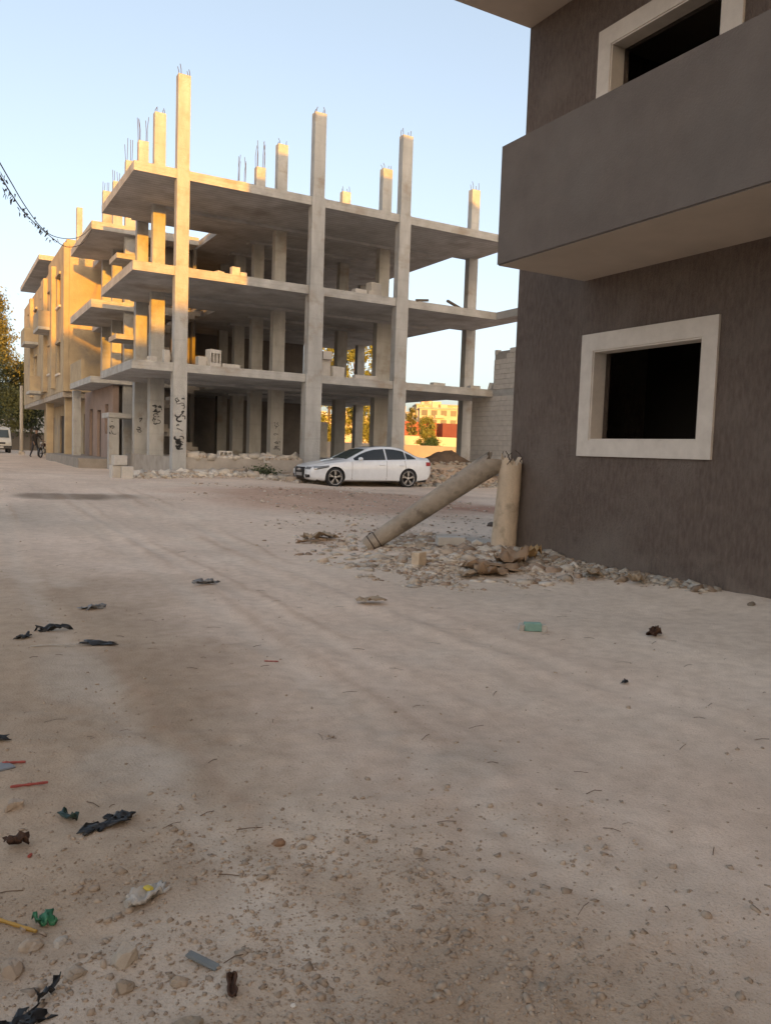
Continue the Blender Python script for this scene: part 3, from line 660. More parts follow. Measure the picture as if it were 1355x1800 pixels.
        for x in (2.72, 3.55):
            p = drape((x, 0, .80), (0, -sy, 0), .02); MB().cbox((x-.1, p.y-.02, .785), (x+.1, p.y+.02, .815), .008).build('door_handle', white, body)
        mm = MB(); mm.ell((1.82, sy*1.03, .985), (.085, .115, .075), 12, 8); mm.build('door_mirror', white, body, True)
        patch('headlight', lambda u, v: (.17+.52*u, 0, .575+.10*u+(.115-.05*u)*v), 8, 3, (0, -sy, 0), lampg, .006)
        patch('light_strip', lambda u, v: (.19+.46*u, 0, .57+.10*u+.022*v), 8, 1, (0, -sy, 0), dark, .008)
        patch('tail_lamp', lambda u, v: (4.60+.27*u, 0, .80+.14*v), 4, 3, (0, -sy, 0), red, .006)
        patch('side_skirt', lambda u, v: (1.34+2.06*u, 0, .215+.05*v), 10, 1, (0, -sy, 0), dark, .003)
        patch('air_intake', lambda u, v: (0, sy*(.46+.24*u), .30+.02*u+(.12-.03*u)*v), 4, 2, (1, 0, 0), dark, .008)
        patch('headlight', lambda u, v: (0, sy*(.44+.27*u), .585+(.085)*v), 5, 2, (1, 0, 0), lampg, .007)
    patch('windscreen', lambda u, v: (1.40+.78*v, (-1+2*u)*(.70-.12*v), 0), 12, 8, (0, 0, -1), wsg)
    patch('rear_screen', lambda u, v: (3.66+.72*v, (-1+2*u)*(.52+.08*v), 0), 12, 8, (0, 0, -1), glass)
    patch('sunroof', lambda u, v: (2.5+.8*v, (-1+2*u)*.42, 0), 4, 4, (0, 0, -1), glass)
    gw = lambda v: .30+.09*math.sin(min(1, v*1.25)*math.pi*.5)-.05*max(0, v-.8)*5*.4
    grille = patch('grille', lambda u, v: (0, (-1+2*u)*gw(v), .265+.37*v), 12, 10, (1, 0, 0), dark, .02)
    patch('grille_rim', lambda u, v: (0, (-1+2*u)*(gw(v)+.018), .25+.40*v), 12, 10, (1, 0, 0), chrome, .012)
    for k in range(5): patch('grille_bar', lambda u, v, k=k: (0, (-1+2*u)*gw(.15+k*.17)*.96, .265+.37*(.15+k*.17)+.012*v), 8, 1, (1, 0, 0), plain('grille_bar', (.05, .05, .055), .4) if k == 0 else bpy.data.materials['grille_bar'], .026)
    patch('number_plate', lambda u, v: (0, (-1+2*u)*.25, .36+.11*v), 6, 1, (1, 0, 0), plain('plate_grey', (.38, .38, .38), .5), .035)
    em = MB()
    for k in range(4):
        cy = (k-1.5)*.066; p = drape((0, cy, .575), (1, 0, 0), .03)
        em.tube([(p.x-.012-.002*(k % 2), p.y+.045*math.cos(a), p.z+.045*math.sin(a)) for a in np.linspace(0, 2*math.pi, 21)], .0075, 6, False)
    em.build('ring_emblem', chrome, body, True)
    # wheels
    def wheel(cx, sy):
        wh = empty('wheel', (cx, sy*.80, .335), parent=car)
        ty = MB(); ty.lathe([(.255, -.105), (.30, -.115), (.328, -.095), (.337, -.05), (.337, .05), (.328, .095), (.30, .115), (.255, .105), (.255, -.105)], axis='y', n=40); ty.build('tyre', M['rubber'], wh, True)
        rim = MB(); rim.lathe([(.262, sy*.10), (.250, sy*.112), (.238, sy*.095), (.235, sy*-.02)], axis='y', n=40); rim.build('rim', alloy, wh, True)
        di = MB(); di.lathe([(.0001, sy*.0), (.236, sy*.0)], axis='y', n=32); di.build('brake_disc', dark, wh)
        for k in range(5):
            for dlt in (-.13, .13):
                a = 2*math.pi*k/5+.3; a2 = a+dlt; r0, r1 = .045, .245; c0 = Vector((math.cos(a)*r0, 0, math.sin(a)*r0)); c1 = Vector((math.cos(a2)*r1, 0, math.sin(a2)*r1)); d = (c1-c0).normalized(); nn = Vector((-d.z, 0, d.x))*.015
                y0, y1 = sy*.075, sy*.098
                sp = MB(); sp.add([c0+nn+Vector((0, y0, 0)), c0-nn+Vector((0, y0, 0)), c1-nn+Vector((0, y0, 0)), c1+nn+Vector((0, y0, 0)), c0+nn*.7+Vector((0, y1, 0)), c0-nn*.7+Vector((0, y1, 0)), c1-nn*.7+Vector((0, y1, 0)), c1+nn*.7+Vector((0, y1, 0))], [(0, 1, 2, 3), (4, 5, 6, 7), (0, 1, 5, 4), (1, 2, 6, 5), (2, 3, 7, 6), (3, 0, 4, 7)]); sp.build('spoke', alloy, wh)
        hu = MB(); hu.lathe([(.0001, sy*.105), (.05, sy*.10), (.06, sy*.07)], axis='y', n=16); hu.build('hub_cap', alloy, wh)
    for cx in (.93, 3.84):
        for sy in (-1, 1): wheel(cx, sy)
    un = MB(); un.cbox((.25, -.80, .20), (4.7, .80, .36), .05); un.build('underbody', dark, car)
    return car
make_car((10.94, 25.52, .255))

# ------------------------------------------------------------------ broken concrete pole: standing stump and the snapped length leaning on it
def ragged_pole(name, p0, p1, r0, r1, m, seed, rag=.06, n=28, seg=26, ragend=True):
    r = np.random.default_rng(seed); p0, p1 = Vector(p0), Vector(p1); t = (p1-p0).normalized(); a = t.orthogonal().normalized(); b = t.cross(a); L = (p1-p0).length
    V = []; F = []; ang = np.linspace(0, 2*np.pi, n, endpoint=False); ragv = rag*(np.sin(ang*2+seed)+.8*np.sin(ang*5+2*seed)+r.normal(0, .6, n))
    for i in range(seg+1):
        u = i/seg
        for k in range(n):
            l = L*u+(ragv[k]*max(0, (u-.8)/.2) if ragend else 0)
            rr = (r0+(r1-r0)*u)*(1+.015*math.sin(3*ang[k]+9*u)+.05*min(0, math.sin(5.3*ang[k]+23*u+seed)*math.sin(2.1*ang[k]-17*u)+.55)+r.normal(0, .008)); 
            V.append((p0+t*l+(a*math.cos(ang[k])+b*math.sin(ang[k]))*rr)[:])
    for i in range(seg):
        for k in range(n): k2 = (k+1) % n; F.append((i*n+k, i*n+k2, (i+1)*n+k2, (i+1)*n+k))
    mb = MB(); mb.add(V, F); c0 = len(mb.v); mb.v.append((p0)[:]); c1 = len(mb.v); mb.v.append((p1-t*rag*1.6)[:])
    # thick broken mouth: inner ring
    inn = len(mb.v); e = seg*n
    for k in range(n): mb.v.append((p1+t*(ragv[k]*.5-.02)+(a*math.cos(ang[k])+b*math.sin(ang[k]))*r1*.72)[:])
    for k in range(n):
        k2 = (k+1) % n; mb.f += [(k2, k, c0), (e+k, e+k2, inn+k2, inn+k), (inn+k, inn+k2, c1)]; mb.m += [0, 0, 0]
    o = mb.build(name, m, None, True); es = o.modifiers.new('s', 'EDGE_SPLIT'); es.split_angle = rad(40); return o
sx, sy_ = 7.49, 9.62; sz = hz(sx, sy_)-.12
st = empty('pole_stump', (sx, sy_, sz)); tag(st, 'upright tan concrete pole stump with broken top against the grey house corner', 'pole')
o = ragged_pole('shaft', (0, 0, 0), (.075, -.02, 1.43-sz), .195, .165, M['stump'], 3, .05); o.parent = st
rs = random.Random(5)
for i in range(9):
    a = rs.uniform(0, 6.28); q = Vector((.075+.12*math.cos(a), -.02+.12*math.sin(a), 1.36-sz)); pts = [q]
    for k in range(4): q = q+Vector((rs.uniform(-.05, .05), rs.uniform(-.05, .05), rs.uniform(.02, .08))); pts.append(q)
    MB().tube(pts, .006, 5).build('bent_bar', M['rebar'], st)
for i in range(6):
    a = rs.uniform(0, 6.28); c = Vector((.075+.10*math.cos(a), -.02+.10*math.sin(a), 1.40-sz)); h = rs.uniform(.08, .2)
    m_ = MB(); m_.add([c+Vector((-.03, -.02, -.15)), c+Vector((.035, -.02, -.15)), c+Vector((.02, .03, -.15)), c+Vector((rs.uniform(-.02, .02), 0, h*.5))], [(0, 1, 3), (1, 2, 3), (2, 0, 3), (0, 2, 1)]); m_.build('splinter', M['stump'], st)
lp = empty('fallen_pole', (5.68, 10.54, 0)); tag(lp, 'snapped grey concrete pole length leaning from the ground up to the stump', 'pole')
pA, pB = Vector((5.64, 10.56, .07)), Vector((7.40, 9.80, 1.42)); T = Vector(lp.location)
o = ragged_pole('shaft', pA-T, pB-T, .122, .185, M['pole'], 8, .05, 26, 34); o.parent = lp
d = (pB-pA).normalized()
for u in (.45, .55, .72, .25): # spalled patches
    q = pA+(pB-pA)*u+Vector((-.4*d.y, -.55, .35)).normalized()*(.122+.063*u-.004); m_ = MB(); m_.ell(q-T, (.035, .012, .02), 9, 5); m_.build('spall', M['block2'], lp, True)
for u in (.04, .085):
    c = pA+(pB-pA)*u-T; a = d.orthogonal().normalized(); b = d.cross(a); MB().tube([c+(a*math.cos(k)+b*math.sin(k))*.134 for k in np.linspace(0, 2*math.pi, 17)], .008, 5, False).build('band', M['rebar'], lp)
q = pA-T
MB().tube([q+Vector((-.02, 0, .1)), q+Vector((.05, 0, .2)), q+Vector((.12, -.02, .22)), q+Vector((.1, 0, .15))], .012, 5).build('bent_bar', M['rebar'], lp)

# ------------------------------------------------------------------ stones and rubble
def ico():
    bm = bmesh.new(); bmesh.ops.create_icosphere(bm, subdivisions=1, radius=1); V = np.array([v.co[:] for v in bm.verts]); bm.verts.index_update(); F = np.array([[v.index for v in f.verts] for f in bm.faces]); bm.free(); return V, F
IV, IF = ico()
BV = np.array([(x, y, z) for x in (-1, 1) for y in (-1, 1) for z in (-1, 1)], float); BF = np.array([(0, 1, 3), (0, 3, 2), (4, 6, 7), (4, 7, 5), (0, 4, 5), (0, 5, 1), (2, 3, 7), (2, 7, 6), (0, 2, 6), (0, 6, 4), (1, 5, 7), (1, 7, 3)])
def rotm(r, n):
    q = r.normal(size=(n, 4)); q /= np.linalg.norm(q, axis=1)[:, None]; w_, x, y, z = q.T
    return np.stack([1-2*(y*y+z*z), 2*(x*y-z*w_), 2*(x*z+y*w_), 2*(x*y+z*w_), 1-2*(x*x+z*z), 2*(y*z-x*w_), 2*(x*z-y*w_), 2*(y*z+x*w_), 1-2*(x*x+y*y)], -1).reshape(n, 3, 3)
def scatter(name, P, S, kind='ico', seed=1, cols=None, flat=.7, sink=.3, jit=.28, label=None, cat=None, mode='stuff', lift=0):
    r = np.random.default_rng(seed); n = len(P); BVv, BFf = (IV, IF) if kind == 'ico' else (BV, BF); k = len(BVv)
    sc = S[:, None]*r.uniform([.75, .6, .45], [1.25, 1.05, .9], (n, 3)); V = BVv[None]*(1+r.uniform(-jit, jit, (n, k, 1)))+r.normal(0, .08, (n, k, 3)); V = V*sc[:, None, :]
    R = rotm(r, n); V = np.einsum('nij,nkj->nki', R, V); V[..., 2] *= flat
    z = H(P[:, 0], P[:, 1])+(P[:, 2] if P.shape[1] > 2 else 0); V[..., 0] += P[:, None, 0]; V[..., 1] += P[:, None, 1]; V[..., 2] += (z+S*flat*(1-2*sink)*.6+lift)[:, None]
    F = (BFf[None]+np.arange(n)[:, None, None]*k).reshape(-1, 3)
    c = cols if cols is not None else np.array([.43, .37, .30])*r.uniform(.75, 1.25, (n, 1)); c = np.repeat(c[:, None, :], k, 1).reshape(-1, 3)
    o = link(name, fast_mesh(name, V.reshape(-1, 3), F, M['rock'], False, c)); tag(o, label, cat, kind=mode); return o
r = np.random.default_rng(21)
# pebbles: denser on the loose near-left ground
n = 60000; px = r.uniform(-.6, 5.5, n); py = 1.2+r.gamma(1.3, 2.0, n)
dens = 1.9*gau(px, py, .75, 1.85, 1.0, .85)*(vnoise(px*3.2, py*3.2, 93) > .38)+.16*sst(2.6, 1.0, px)*(vnoise(px*1.1, py*1.1, 91) > .45)+.018
keep = (r.uniform(0, 1, n) < dens) & (py < 13)
P = np.stack([px, py], 1)[keep]; S = .0024+.0048*r.gamma(.9, .6, len(P)); S = np.minimum(S, .024)
scatter('gravel', P, S, 'ico', 3, np.array([.44, .355, .275])*r.uniform(.72, 1.15, (len(P), 1)), .8, .42, label='loose gravel and grit strewn over the dirt lane', cat='gravel')
n = 2000; px = r.normal(.85, .7, n); py = 1.35+np.abs(r.normal(0, .9, n)); keep = vnoise(px*2.6, py*2.6, 94) > .48; P = np.stack([px, py], 1)[keep]; S = .0035+.0042*r.gamma(1.0, .7, len(P))
scatter('gravel', P, np.minimum(S, .015), 'box', 33, np.array([.43, .345, .265])*r.uniform(.75, 1.12, (len(P), 1)), 0.7, .5, .4, label='angular dry clods of soil at the lower left of the lane', cat='soil')
# rubble round the broken pole and along the grey wall
n = 11000; px = r.normal(6.4, 1.0, n); py = r.normal(9.3, 1.15, n)+.3*(px-6.6); ok = (px < 7.66) & (px > 4.3) & (py > 7.2) & (vnoise(px*2.3, py*2.3, 99)+.35*gau(px, py, 6.5, 8.9, .9, .9)+.15*r.uniform(0, 1, n) > .50)
P = np.stack([px, py], 1)[ok]; S = .006+.021*r.gamma(.75, .95, len(P)); S = np.minimum(S, .13)*np.where(P[:, 0]+P[:, 1] < 14.6, .7, 1)
gcol = np.array([[.50, .43, .355], [.55, .46, .37], [.64, .58, .50], [.40, .31, .24]])[r.integers(0, 4, len(P))]*r.uniform(.8, 1.15, (len(P), 1))
scatter('rubble', P[::2], S[::2], 'box', 5, gcol[::2], .55, .42, .25, 'heap of broken concrete rubble round the pole stump', 'rubble')
scatter('rubble', P[1::2], S[1::2]*.8, 'box', 6, gcol[1::2], .5, .42, .35, 'broken stones mixed into the rubble round the pole stump', 'rubble')
n = 1900; py = r.uniform(5.9, 9.2, n); px = 7.67-np.abs(r.normal(0, .2, n))*(.2+.5*(py-5.5)/3.5)*2; P = np.stack([px, py], 1); S = .008+.018*r.gamma(1, .7, n); scatter('rubble', P, np.minimum(S, .07), 'box', 9, np.array([[.44, .40, .34], [.36, .28, .21], [.5, .46, .4]])[r.integers(0, 3, n)]*r.uniform(.7, 1.15, (n, 1)), .6, .25, .25, 'broken chips and dry scraps along the foot of the grey wall', 'rubble')
n = 260; px = r.normal(6.15, .95, n); py = r.normal(9.5, .95, n); ok = (px < 7.5) & (px > 4.6) & (py > 7.5); P = np.stack([px, py], 1)[ok]; S = .03+.03*r.gamma(1.2, .6, len(P))
scatter('rubble', P, np.minimum(S, .12), 'box', 17, np.array([[.66, .60, .52], [.58, .52, .44], [.50, .46, .41]])[r.integers(0, 3, len(P))]*r.uniform(.85, 1.1, (len(P), 1)), .32, .3, .16, 'flat pale slabs of broken concrete lying under the fallen pole', 'rubble')
# rubble along the plinth of the frame building
n = 4200; px = r.uniform(5.3, 12.4, n); py = 26.75-np.abs(r.normal(0, .45, n)); up = (r.uniform(0, 1, n) < .35) & (px > 7.4); py = np.where(up, r.uniform(27.1, 28.2, n), py); dz = np.where(up, 1.1-H(px, py), 0)
P = np.stack([px, py, dz], 1); S = .03+.06*r.gamma(1, .7, n); scatter('rubble', P, np.minimum(S*.85, .24), 'box', 11, np.array([[.56, .51, .44], [.48, .40, .32], [.64, .60, .54]])[r.integers(0, 3, n)]*r.uniform(.8, 1.15, (n, 1)), .65, .25, .25, 'rubble heaped on and before the low plinth left of the white car', 'rubble')
n = 1500; px = r.uniform(15.5, 20.1, n); py = r.uniform(24.6, 30, n); P = np.stack([px, py, np.where(py > 27, np.maximum(0, 1.1-H(px, py)), 0)], 1); S = .03+.06*r.gamma(1, .7, n); scatter('rubble', P, np.minimum(S*.6, .15), 'box', 13, np.array([[.46, .42, .36], [.34, .27, .21], [.5, .47, .42]])[r.integers(0, 3, n)]*r.uniform(.8, 1.15, (n, 1)), .6, .25, .25, 'broken masonry strewn on the slope behind the tail of the white car', 'rubble')
# dark earth heap behind the car
hx = np.linspace(-1.7, 1.7, 34); HX, HY = np.meshgrid(hx, np.linspace(-.9, .9, 18)); HZ = .75*np.exp(-(HX/1.05)**2-(HY/.55)**2)*(1+.35*fbm(HX*2.2, HY*2.2, 3, 5))+.05*fbm(HX*7, HY*7, 2, 9)-.06
i2 = np.arange(HX.size).reshape(HX.shape); hf = np.stack([i2[:-1, :-1], i2[:-1, 1:], i2[1:, 1:], i2[1:, :-1]], -1).reshape(-1, 4)
o = link('earth_heap', fast_mesh('earth_heap', np.stack([HX, HY, HZ], -1).reshape(-1, 3), hf, mat('dark_earth', (.20, .145, .105), (.13, .095, .07), 4, 1, .8, 25, .03))); o.location = (18.6, 28.0, 1.08); tag(o, 'dark brown earth heap under the slab behind the white car', 'heap')
n = 12000; px = r.uniform(-2, 14, n); py = r.uniform(7, 26, n); keep = vnoise(px*.9, py*.9, 97)*.6+.5*gau(px, py, 10, 18, 4, 5)+.55*gau(px, py, 7.5, 12.5, 2.2, 2.2)+.15*r.uniform(0, 1, n) > .62
P = np.stack([px, py], 1)[keep]; P = P[~((P[:, 0] > 7.6) & (P[:, 1] < 9.9))]; S = .008+.014*r.gamma(.8, .9, len(P)); scatter('gravel', P, np.minimum(S, .11), 'ico', 15, np.array([[.50, .42, .34], [.40, .31, .24], [.60, .55, .48]])[r.integers(0, 3, len(P))]*r.uniform(.7, 1.15, (len(P), 1)), .6, .3, label='stones scattered over the middle of the dirt lane', cat='gravel')

# single stones near the viewpoint
def stone(x, y, s_, label, seed, col=(.47, .42, .35), fl=.7, rz=0, boxy=False, asp=(1, .75, .6)):
    s_ *= .82; r = random.Random(seed); bm = bmesh.new()
    if boxy: bmesh.ops.create_cube(bm, size=1.6); bmesh.ops.bevel(bm, geom=bm.edges[:], offset=.16, segments=1, affect='EDGES'); bmesh.ops.triangulate(bm, faces=bm.faces[:]); bmesh.ops.subdivide_edges(bm, edges=bm.edges[:], cuts=2, use_grid_fill=True)
    else: bmesh.ops.create_icosphere(bm, subdivisions=3, radius=1)
    from mathutils import noise as mn
    off = Vector((seed*3.1, seed*1.7, 0))
    for v in bm.verts:
        k = 1+.35*mn.noise(v.co*1.1+off)+.16*mn.noise(v.co*3+off)+.07*mn.noise(v.co*8+off); v.co = Vector((v.co.x*asp[0], v.co.y*asp[1], v.co.z*asp[2]))*k*s_
    for _ in range(3):   # knock facets off
        nrm = Vector((r.uniform(-1, 1), r.uniform(-1, 1), r.uniform(-.2, 1))).normalized(); dd = s_*r.uniform(.5, .75)
        for v in bm.verts:
            e = v.co.dot(nrm)-dd
            if e > 0: v.co -= nrm*e
    me = bpy.data.meshes.new('stone'); bm.to_mesh(me); bm.free()
    at_ = me.color_attributes.new('tint', 'FLOAT_COLOR', 'POINT'); at_.data.foreach_set('color', np.tile(np.array([col[0]*.86, col[1]*.82, col[2]*.78, 1], np.float32), len(me.vertices)))
    col = col; me.materials.append(M['rock']); o = link('stone', me); o.location = (x, y, hz(x, y)+s_*asp[2]*.35); o.rotation_euler = (r.uniform(-.2, .2), r.uniform(-.2, .2), rz); tag(o, label, 'stone'); return o
stone(.46, 2.27, .052, 'square pale broken stone, largest of the stones at the lower left', 1, (.55, .50, .43), rz=.6, boxy=True, asp=(1, .8, .7))
stone(.235, 2.47, .045, 'pale round stone just below the yellow stick', 2, (.50, .44, .37), rz=.3)
stone(.315, 2.45, .034, 'small flat white stone right of the one below the yellow stick', 3, (.56, .53, .48), asp=(1.1, .6, .4), rz=.7)
stone(.175, 2.36, .048, 'tan oval stone at the left edge above the black rag', 4, (.46, .39, .32), asp=(.7, 1.1, .6))
stone(.335, 2.28, .036, 'grey knobbly stone left of the square pale stone', 5, (.45, .40, .34))
stone(.27, 3.48, .05, 'pale stone at the left edge near the dark green glass shard', 6, (.50, .43, .36), boxy=True)
stone(.44, 2.16, .036, 'rounded brown stone right below the square pale stone', 7, (.40, .34, .27))
stone(.83, 1.88, .012, 'tiny bright white pebble at the bottom middle', 8, (.75, .73, .68))
stone(1.13, 2.75, .035, 'reddish brown stone half buried in a pale dust patch', 9, (.33, .22, .15), asp=(1, .7, .5))
stone(.585, 2.12, .03, 'cracked tan stone between the square stone and the blue grey slat', 10, (.43, .37, .3))
stone(.56, 1.93, .05, 'dusty stone at the bottom edge below the blue grey slat', 11, (.40, .35, .28), asp=(1, .8, .55))
stone(7.36, 5.26, .055, 'dark stone lying by the foot of the grey wall at the right edge', 12, (.27, .24, .2), asp=(1, .7, .6))
stone(5.05, 11.9, .07, 'white crumpled lump beside the foot of the fallen pole', 13, (.75, .75, .74))
stone(9.6, 12.7, .16, 'dark rock on the red soil beyond the fallen pole', 14, (.16, .14, .13), asp=(1, .6, .5))
stone(10.4, 12.6, .22, 'dark boulder on red soil beside the pole stump', 15, (.17, .12, .10), asp=(1, .7, .6))

# ------------------------------------------------------------------ concrete blocks lying about
def cblock(x, y, z, rz, label, sz_=(.4, .2, .2), hollow=False, m='block2', tilt=0):
    o = None
    if not hollow: o = MB().cbox((-sz_[0]/2, -sz_[1]/2, 0), (sz_[0]/2, sz_[1]/2, sz_[2]), .01, .004).build('concrete_block', M[m])
    else:
        mb = holed_wall(MB(), 'y', -sz_[1]/2, sz_[1]/2, -sz_[0]/2, sz_[0]/2, 0, sz_[2], [(-sz_[0]*.42, -sz_[0]*.19, sz_[2]*.22, sz_[2]*.78), (-sz_[0]*.11, sz_[0]*.11, sz_[2]*.22, sz_[2]*.78), (sz_[0]*.19, sz_[0]*.42, sz_[2]*.22, sz_[2]*.78)]); mb.box((-sz_[0]*.48, .02, .01), (sz_[0]*.48, .05, sz_[2]*.98)); o = mb.build('concrete_block', M[m])
    o.location = (x, y, z); o.rotation_euler = (tilt, 0, rz); tag(o, label, 'block', 'loose concrete blocks about the building site'); return o
z0 = .41
cblock(4.80, 25.2, z0, .12, 'lower left block of the stack standing on the street by the corner column', (.42, .3, .42)); cblock(5.02, 24.9, z0, -.1, 'lower right block of the street corner stack', (.34, .22, .40)); cblock(4.83, 25.12, z0+.425, .2, 'topmost block of the stack on the street by the corner column', (.40, .26, .30))
cblock(8.35, 27.3, 4.252, .3, 'tall upright hollow block on the first slab beside the corner column', (.44, .3, .58), True); cblock(7.95, 27.4, 4.252, .1, 'squat block on the first slab just left of the tall upright block', (.3, .3, .32)); cblock(8.95, 27.25, 4.252, .0, 'flat block on the first slab right of the tall upright block', (.62, .25, .13))
cblock(6.72, 27.25, 4.252, .1, 'slim upright block on the first slab left of the corner column', (.2, .2, .42)); cblock(6.25, 27.25, 4.252, .4, 'small low block on the first slab near its outer corner', (.25, .2, .16))
cblock(9.05, 27.25, 7.422, .1, 'upper block of a small pile on the second slab left half', (.3, .2, .3)); cblock(9.35, 27.3, 7.422, .0, 'low block right beside the upright one on the second slab', (.25, .2, .16)); cblock(8.5, 27.25, 7.422, .5, 'thin scrap of block on the second slab near the corner column', (.3, .2, .08))
cblock(12.6, 27.5, 4.252, .1, 'big upright block on the first slab right of the second column', (.5, .3, .62)); cblock(12.65, 27.35, 4.872, .0, 'block balanced on top of the big upright one on the first slab', (.36, .3, .3)); cblock(13.15, 27.45, 4.252, .2, 'block leaning low on the first slab between second and third column', (.55, .3, .4)); cblock(14.2, 27.2, 4.252, 0, 'long flat block at the first slab edge left of the third column', (.9, .25, .14))
cblock(13.9, 27.25, 7.422, .1, 'flat slab scrap on the second slab edge left of the third column', (.5, .3, .16)); cblock(15.1, 28.4, 7.422, .0, 'pale block pile base on the second slab behind the third column', (.6, .4, .4)); cblock(15.15, 28.45, 7.824, .2, 'upper pale block on the second slab behind the third column', (.5, .35, .35))
cblock(17.6, 27.3, 4.252, .1, 'flat scrap on the first slab between third and right columns', (.6, .25, .12)); cblock(19.45, 27.4, 4.252, 0, 'dark scrap of block on the first slab near the block wall', (.5, .25, .14)); cblock(20.25, 27.25, 4.252, .2, 'small block at the stepped end of the upper block wall', (.3, .2, .3), tilt=.3)
cblock(8.9, 27.5, 1.12, .05, 'hollow block with three dark holes on the plinth rubble', (.5, .2, .24), True); cblock(10.4, 27.1, .95, .3, 'hollow block half tipped on the rubble by the green weed', (.5, .2, .24), True, tilt=-.4)
cblock(6.77, 9.98, hz(6.77, 9.98)+.04, -.35, 'cream concrete block lying on the rubble before the pole stump', (.42, .2, .13), m='block2')
cblock(5.55, 8.9, hz(5.55, 8.9)-.05, .5, 'tan block standing in the rubble below the fallen pole', (.2, .12, .24), m='stump')
# timber on the second slab edge at right
for i, (x, z, L_, a) in enumerate(((16.6, 7.45, .7, .15), (18.1, 7.46, .9, -.2))):
    o = MB().cbox((-L_/2, -.05, 0), (L_/2, .05, .09), .008).build('timber_plank', mat('old_timber', (.14, .115, .09), None, 3, .9, .4, 30)); o.location = (x, 27.1, z); o.rotation_euler = (0, -a, .3); tag(o, ('short dark timber jutting from the second slab near the third column', 'longer dark timber on the second slab edge left of the right column')[i], 'plank')

# ------------------------------------------------------------------ litter
def sheet(name, x, y, sx, sy, rz, m, label, cat, seed, amp=.02, curl=0, nx_=10, ny_=8, thick=.004, ragged=.15, lift=.01, tilt=(0, 0)):
    r = random.Random(seed); mb = MB(); ox, oy = r.uniform(0, 99), r.uniform(0, 99)
    for j in range(ny_+1):
        for i in range(nx_+1):
            u, v = i/nx_*2-1, j/ny_*2-1; e = 1+ragged*(float(vnoise(np.array([ox+3*u+2*v]), np.array([oy+3*v-2*u]), seed)[0])-.5)*2
            z = amp*(float(fbm(np.array([ox+u*2.2]), np.array([oy+v*2.2]), 3, seed)[0])*1.4+.5)+curl*(u*u)
            mb.v.append((u*sx/2*e, v*sy/2*e, max(0, z)+lift))
    n_ = nx_+1
    for j in range(ny_):
        for i in range(nx_): mb.f.append((j*n_+i, j*n_+i+1, (j+1)*n_+i+1, (j+1)*n_+i)); mb.m.append(0)
    o = mb.build(name, m, None, True); sd_ = o.modifiers.new('t', 'SOLIDIFY'); sd_.thickness = thick
    o.location = (x, y, hz(x, y)); o.rotation_euler = (tilt[0], tilt[1], rz); tag(o, label, cat); return o
card = mat('cardboard', (.36, .25, .16), (.27, .185, .12), 6, .9, .4, 40, .006); cardp = mat('pale_card', (.44, .35, .25), (.34, .26, .18), 5, .9, .4, 40, .006)
blackp = plain('black_plastic', (.02, .021, .022), .45); greyp = plain('grey_scrap', (.22, .23, .24), .6); brown = mat('brown_cloth', (.10, .055, .035), (.06, .033, .022), 20, .9, .5, 60)
paleb = mat('dusty_paper', (.52, .50, .46), (.42, .39, .34), 12, .9, .4, 50, .006)
for a in ((6.25, 8.25, .75, .35, -.5, card, 'large torn brown cardboard piece on the front of the rubble', 101, .10, 0), (5.85, 8.05, .5, .22, .2, cardp, 'pale flattened cardboard strip at the front edge of the rubble', 102, .05, 0), (6.75, 8.45, .55, .4, .7, card, 'crumpled cardboard carton below the pole stump', 103, .16, .05), (6.05, 8.0, .42, .28, -.2, card, 'bent dark cardboard flap at the tip of the rubble', 104, .12, .04), (5.35, 11.6, .65, .3, .4, cardp, 'pale torn sacking left of the fallen pole foot', 105, .10, 0), (5.05, 11.25, .5, .12, .1, card, 'narrow brown cardboard strip lying left of the fallen pole foot', 106, .03, 0), (3.75, 6.89, .26, .17, .2, cardp, 'flat torn paper bag alone on the dirt below the rubble', 107, .04, 0), (7.15, 8.55, .3, .2, .3, mat('orange_card', (.5, .33, .16), None, 6, .9, .3, 40), 'orange brown box scrap right of the rubble by the wall', 108, .14, .06), (7.2, 7.4, .35, .22, .9, cardp, 'pale card scrap in the chips along the grey wall', 109, .08, .02), (7.3, 6.75, .22, .16, .4, cardp, 'small curled card at the end of the chips along the grey wall', 110, .08, .03)):
    sheet('cardboard_scrap', a[0], a[1], a[2], a[3], a[4], a[5], a[6], 'cardboard', a[7], a[8], a[9], lift=.03)
for a in ((.56, 3.17, .17, .07, .3, 'large tattered black plastic rag at the lower left', 121, .02), (.63, 3.22, .09, .06, -.4, 'small black plastic shred beside the large tattered rag', 122, .02), (1.02, 6.02, .24, .08, -.5, 'long black plastic scrap on the dirt at mid left', 123, .025), (.77, 6.62, .22, .07, .2, 'black plastic scrap upper left of the long one', 124, .04), (.55, 6.4, .12, .06, .7, 'tiny black shred left of the two black scraps', 125, .03), (1.2, 7.4, .18, .10, .3, 'dark grey shred above the two black scraps at mid left', 126, .03), (.2, 4.25, .16, .09, .4, 'frayed black shred at the left edge above the red sticks', 127, .03), (2.5, 8.3, .24, .08, -.1, 'dark twig bundle and scrap on the open lane', 128, .05), (4.1, 3.85, .06, .03, .4, 'little dark fleck on the open dirt at right', 129, .02)):
    sheet('plastic_scrap', *a[:5], blackp if a[6] not in (126, 128) else greyp, a[5], 'plastic', a[6], a[7], 0, 12, 8, .002, .55, .004)
sheet('brown_rag', 5.44, 4.80, .16, .09, .2, brown, 'reddish brown crumpled rag on the pale dust at right', 'rag', 131, .07, 0, 12, 10, .003, .6, .004)
sheet('brown_rag', .25, 3.15, .07, .05, .2, brown, 'small dark brown scrap at the left edge near the red chip', 'rag', 132, .04, 0, 8, 6, .003, .5, .004)
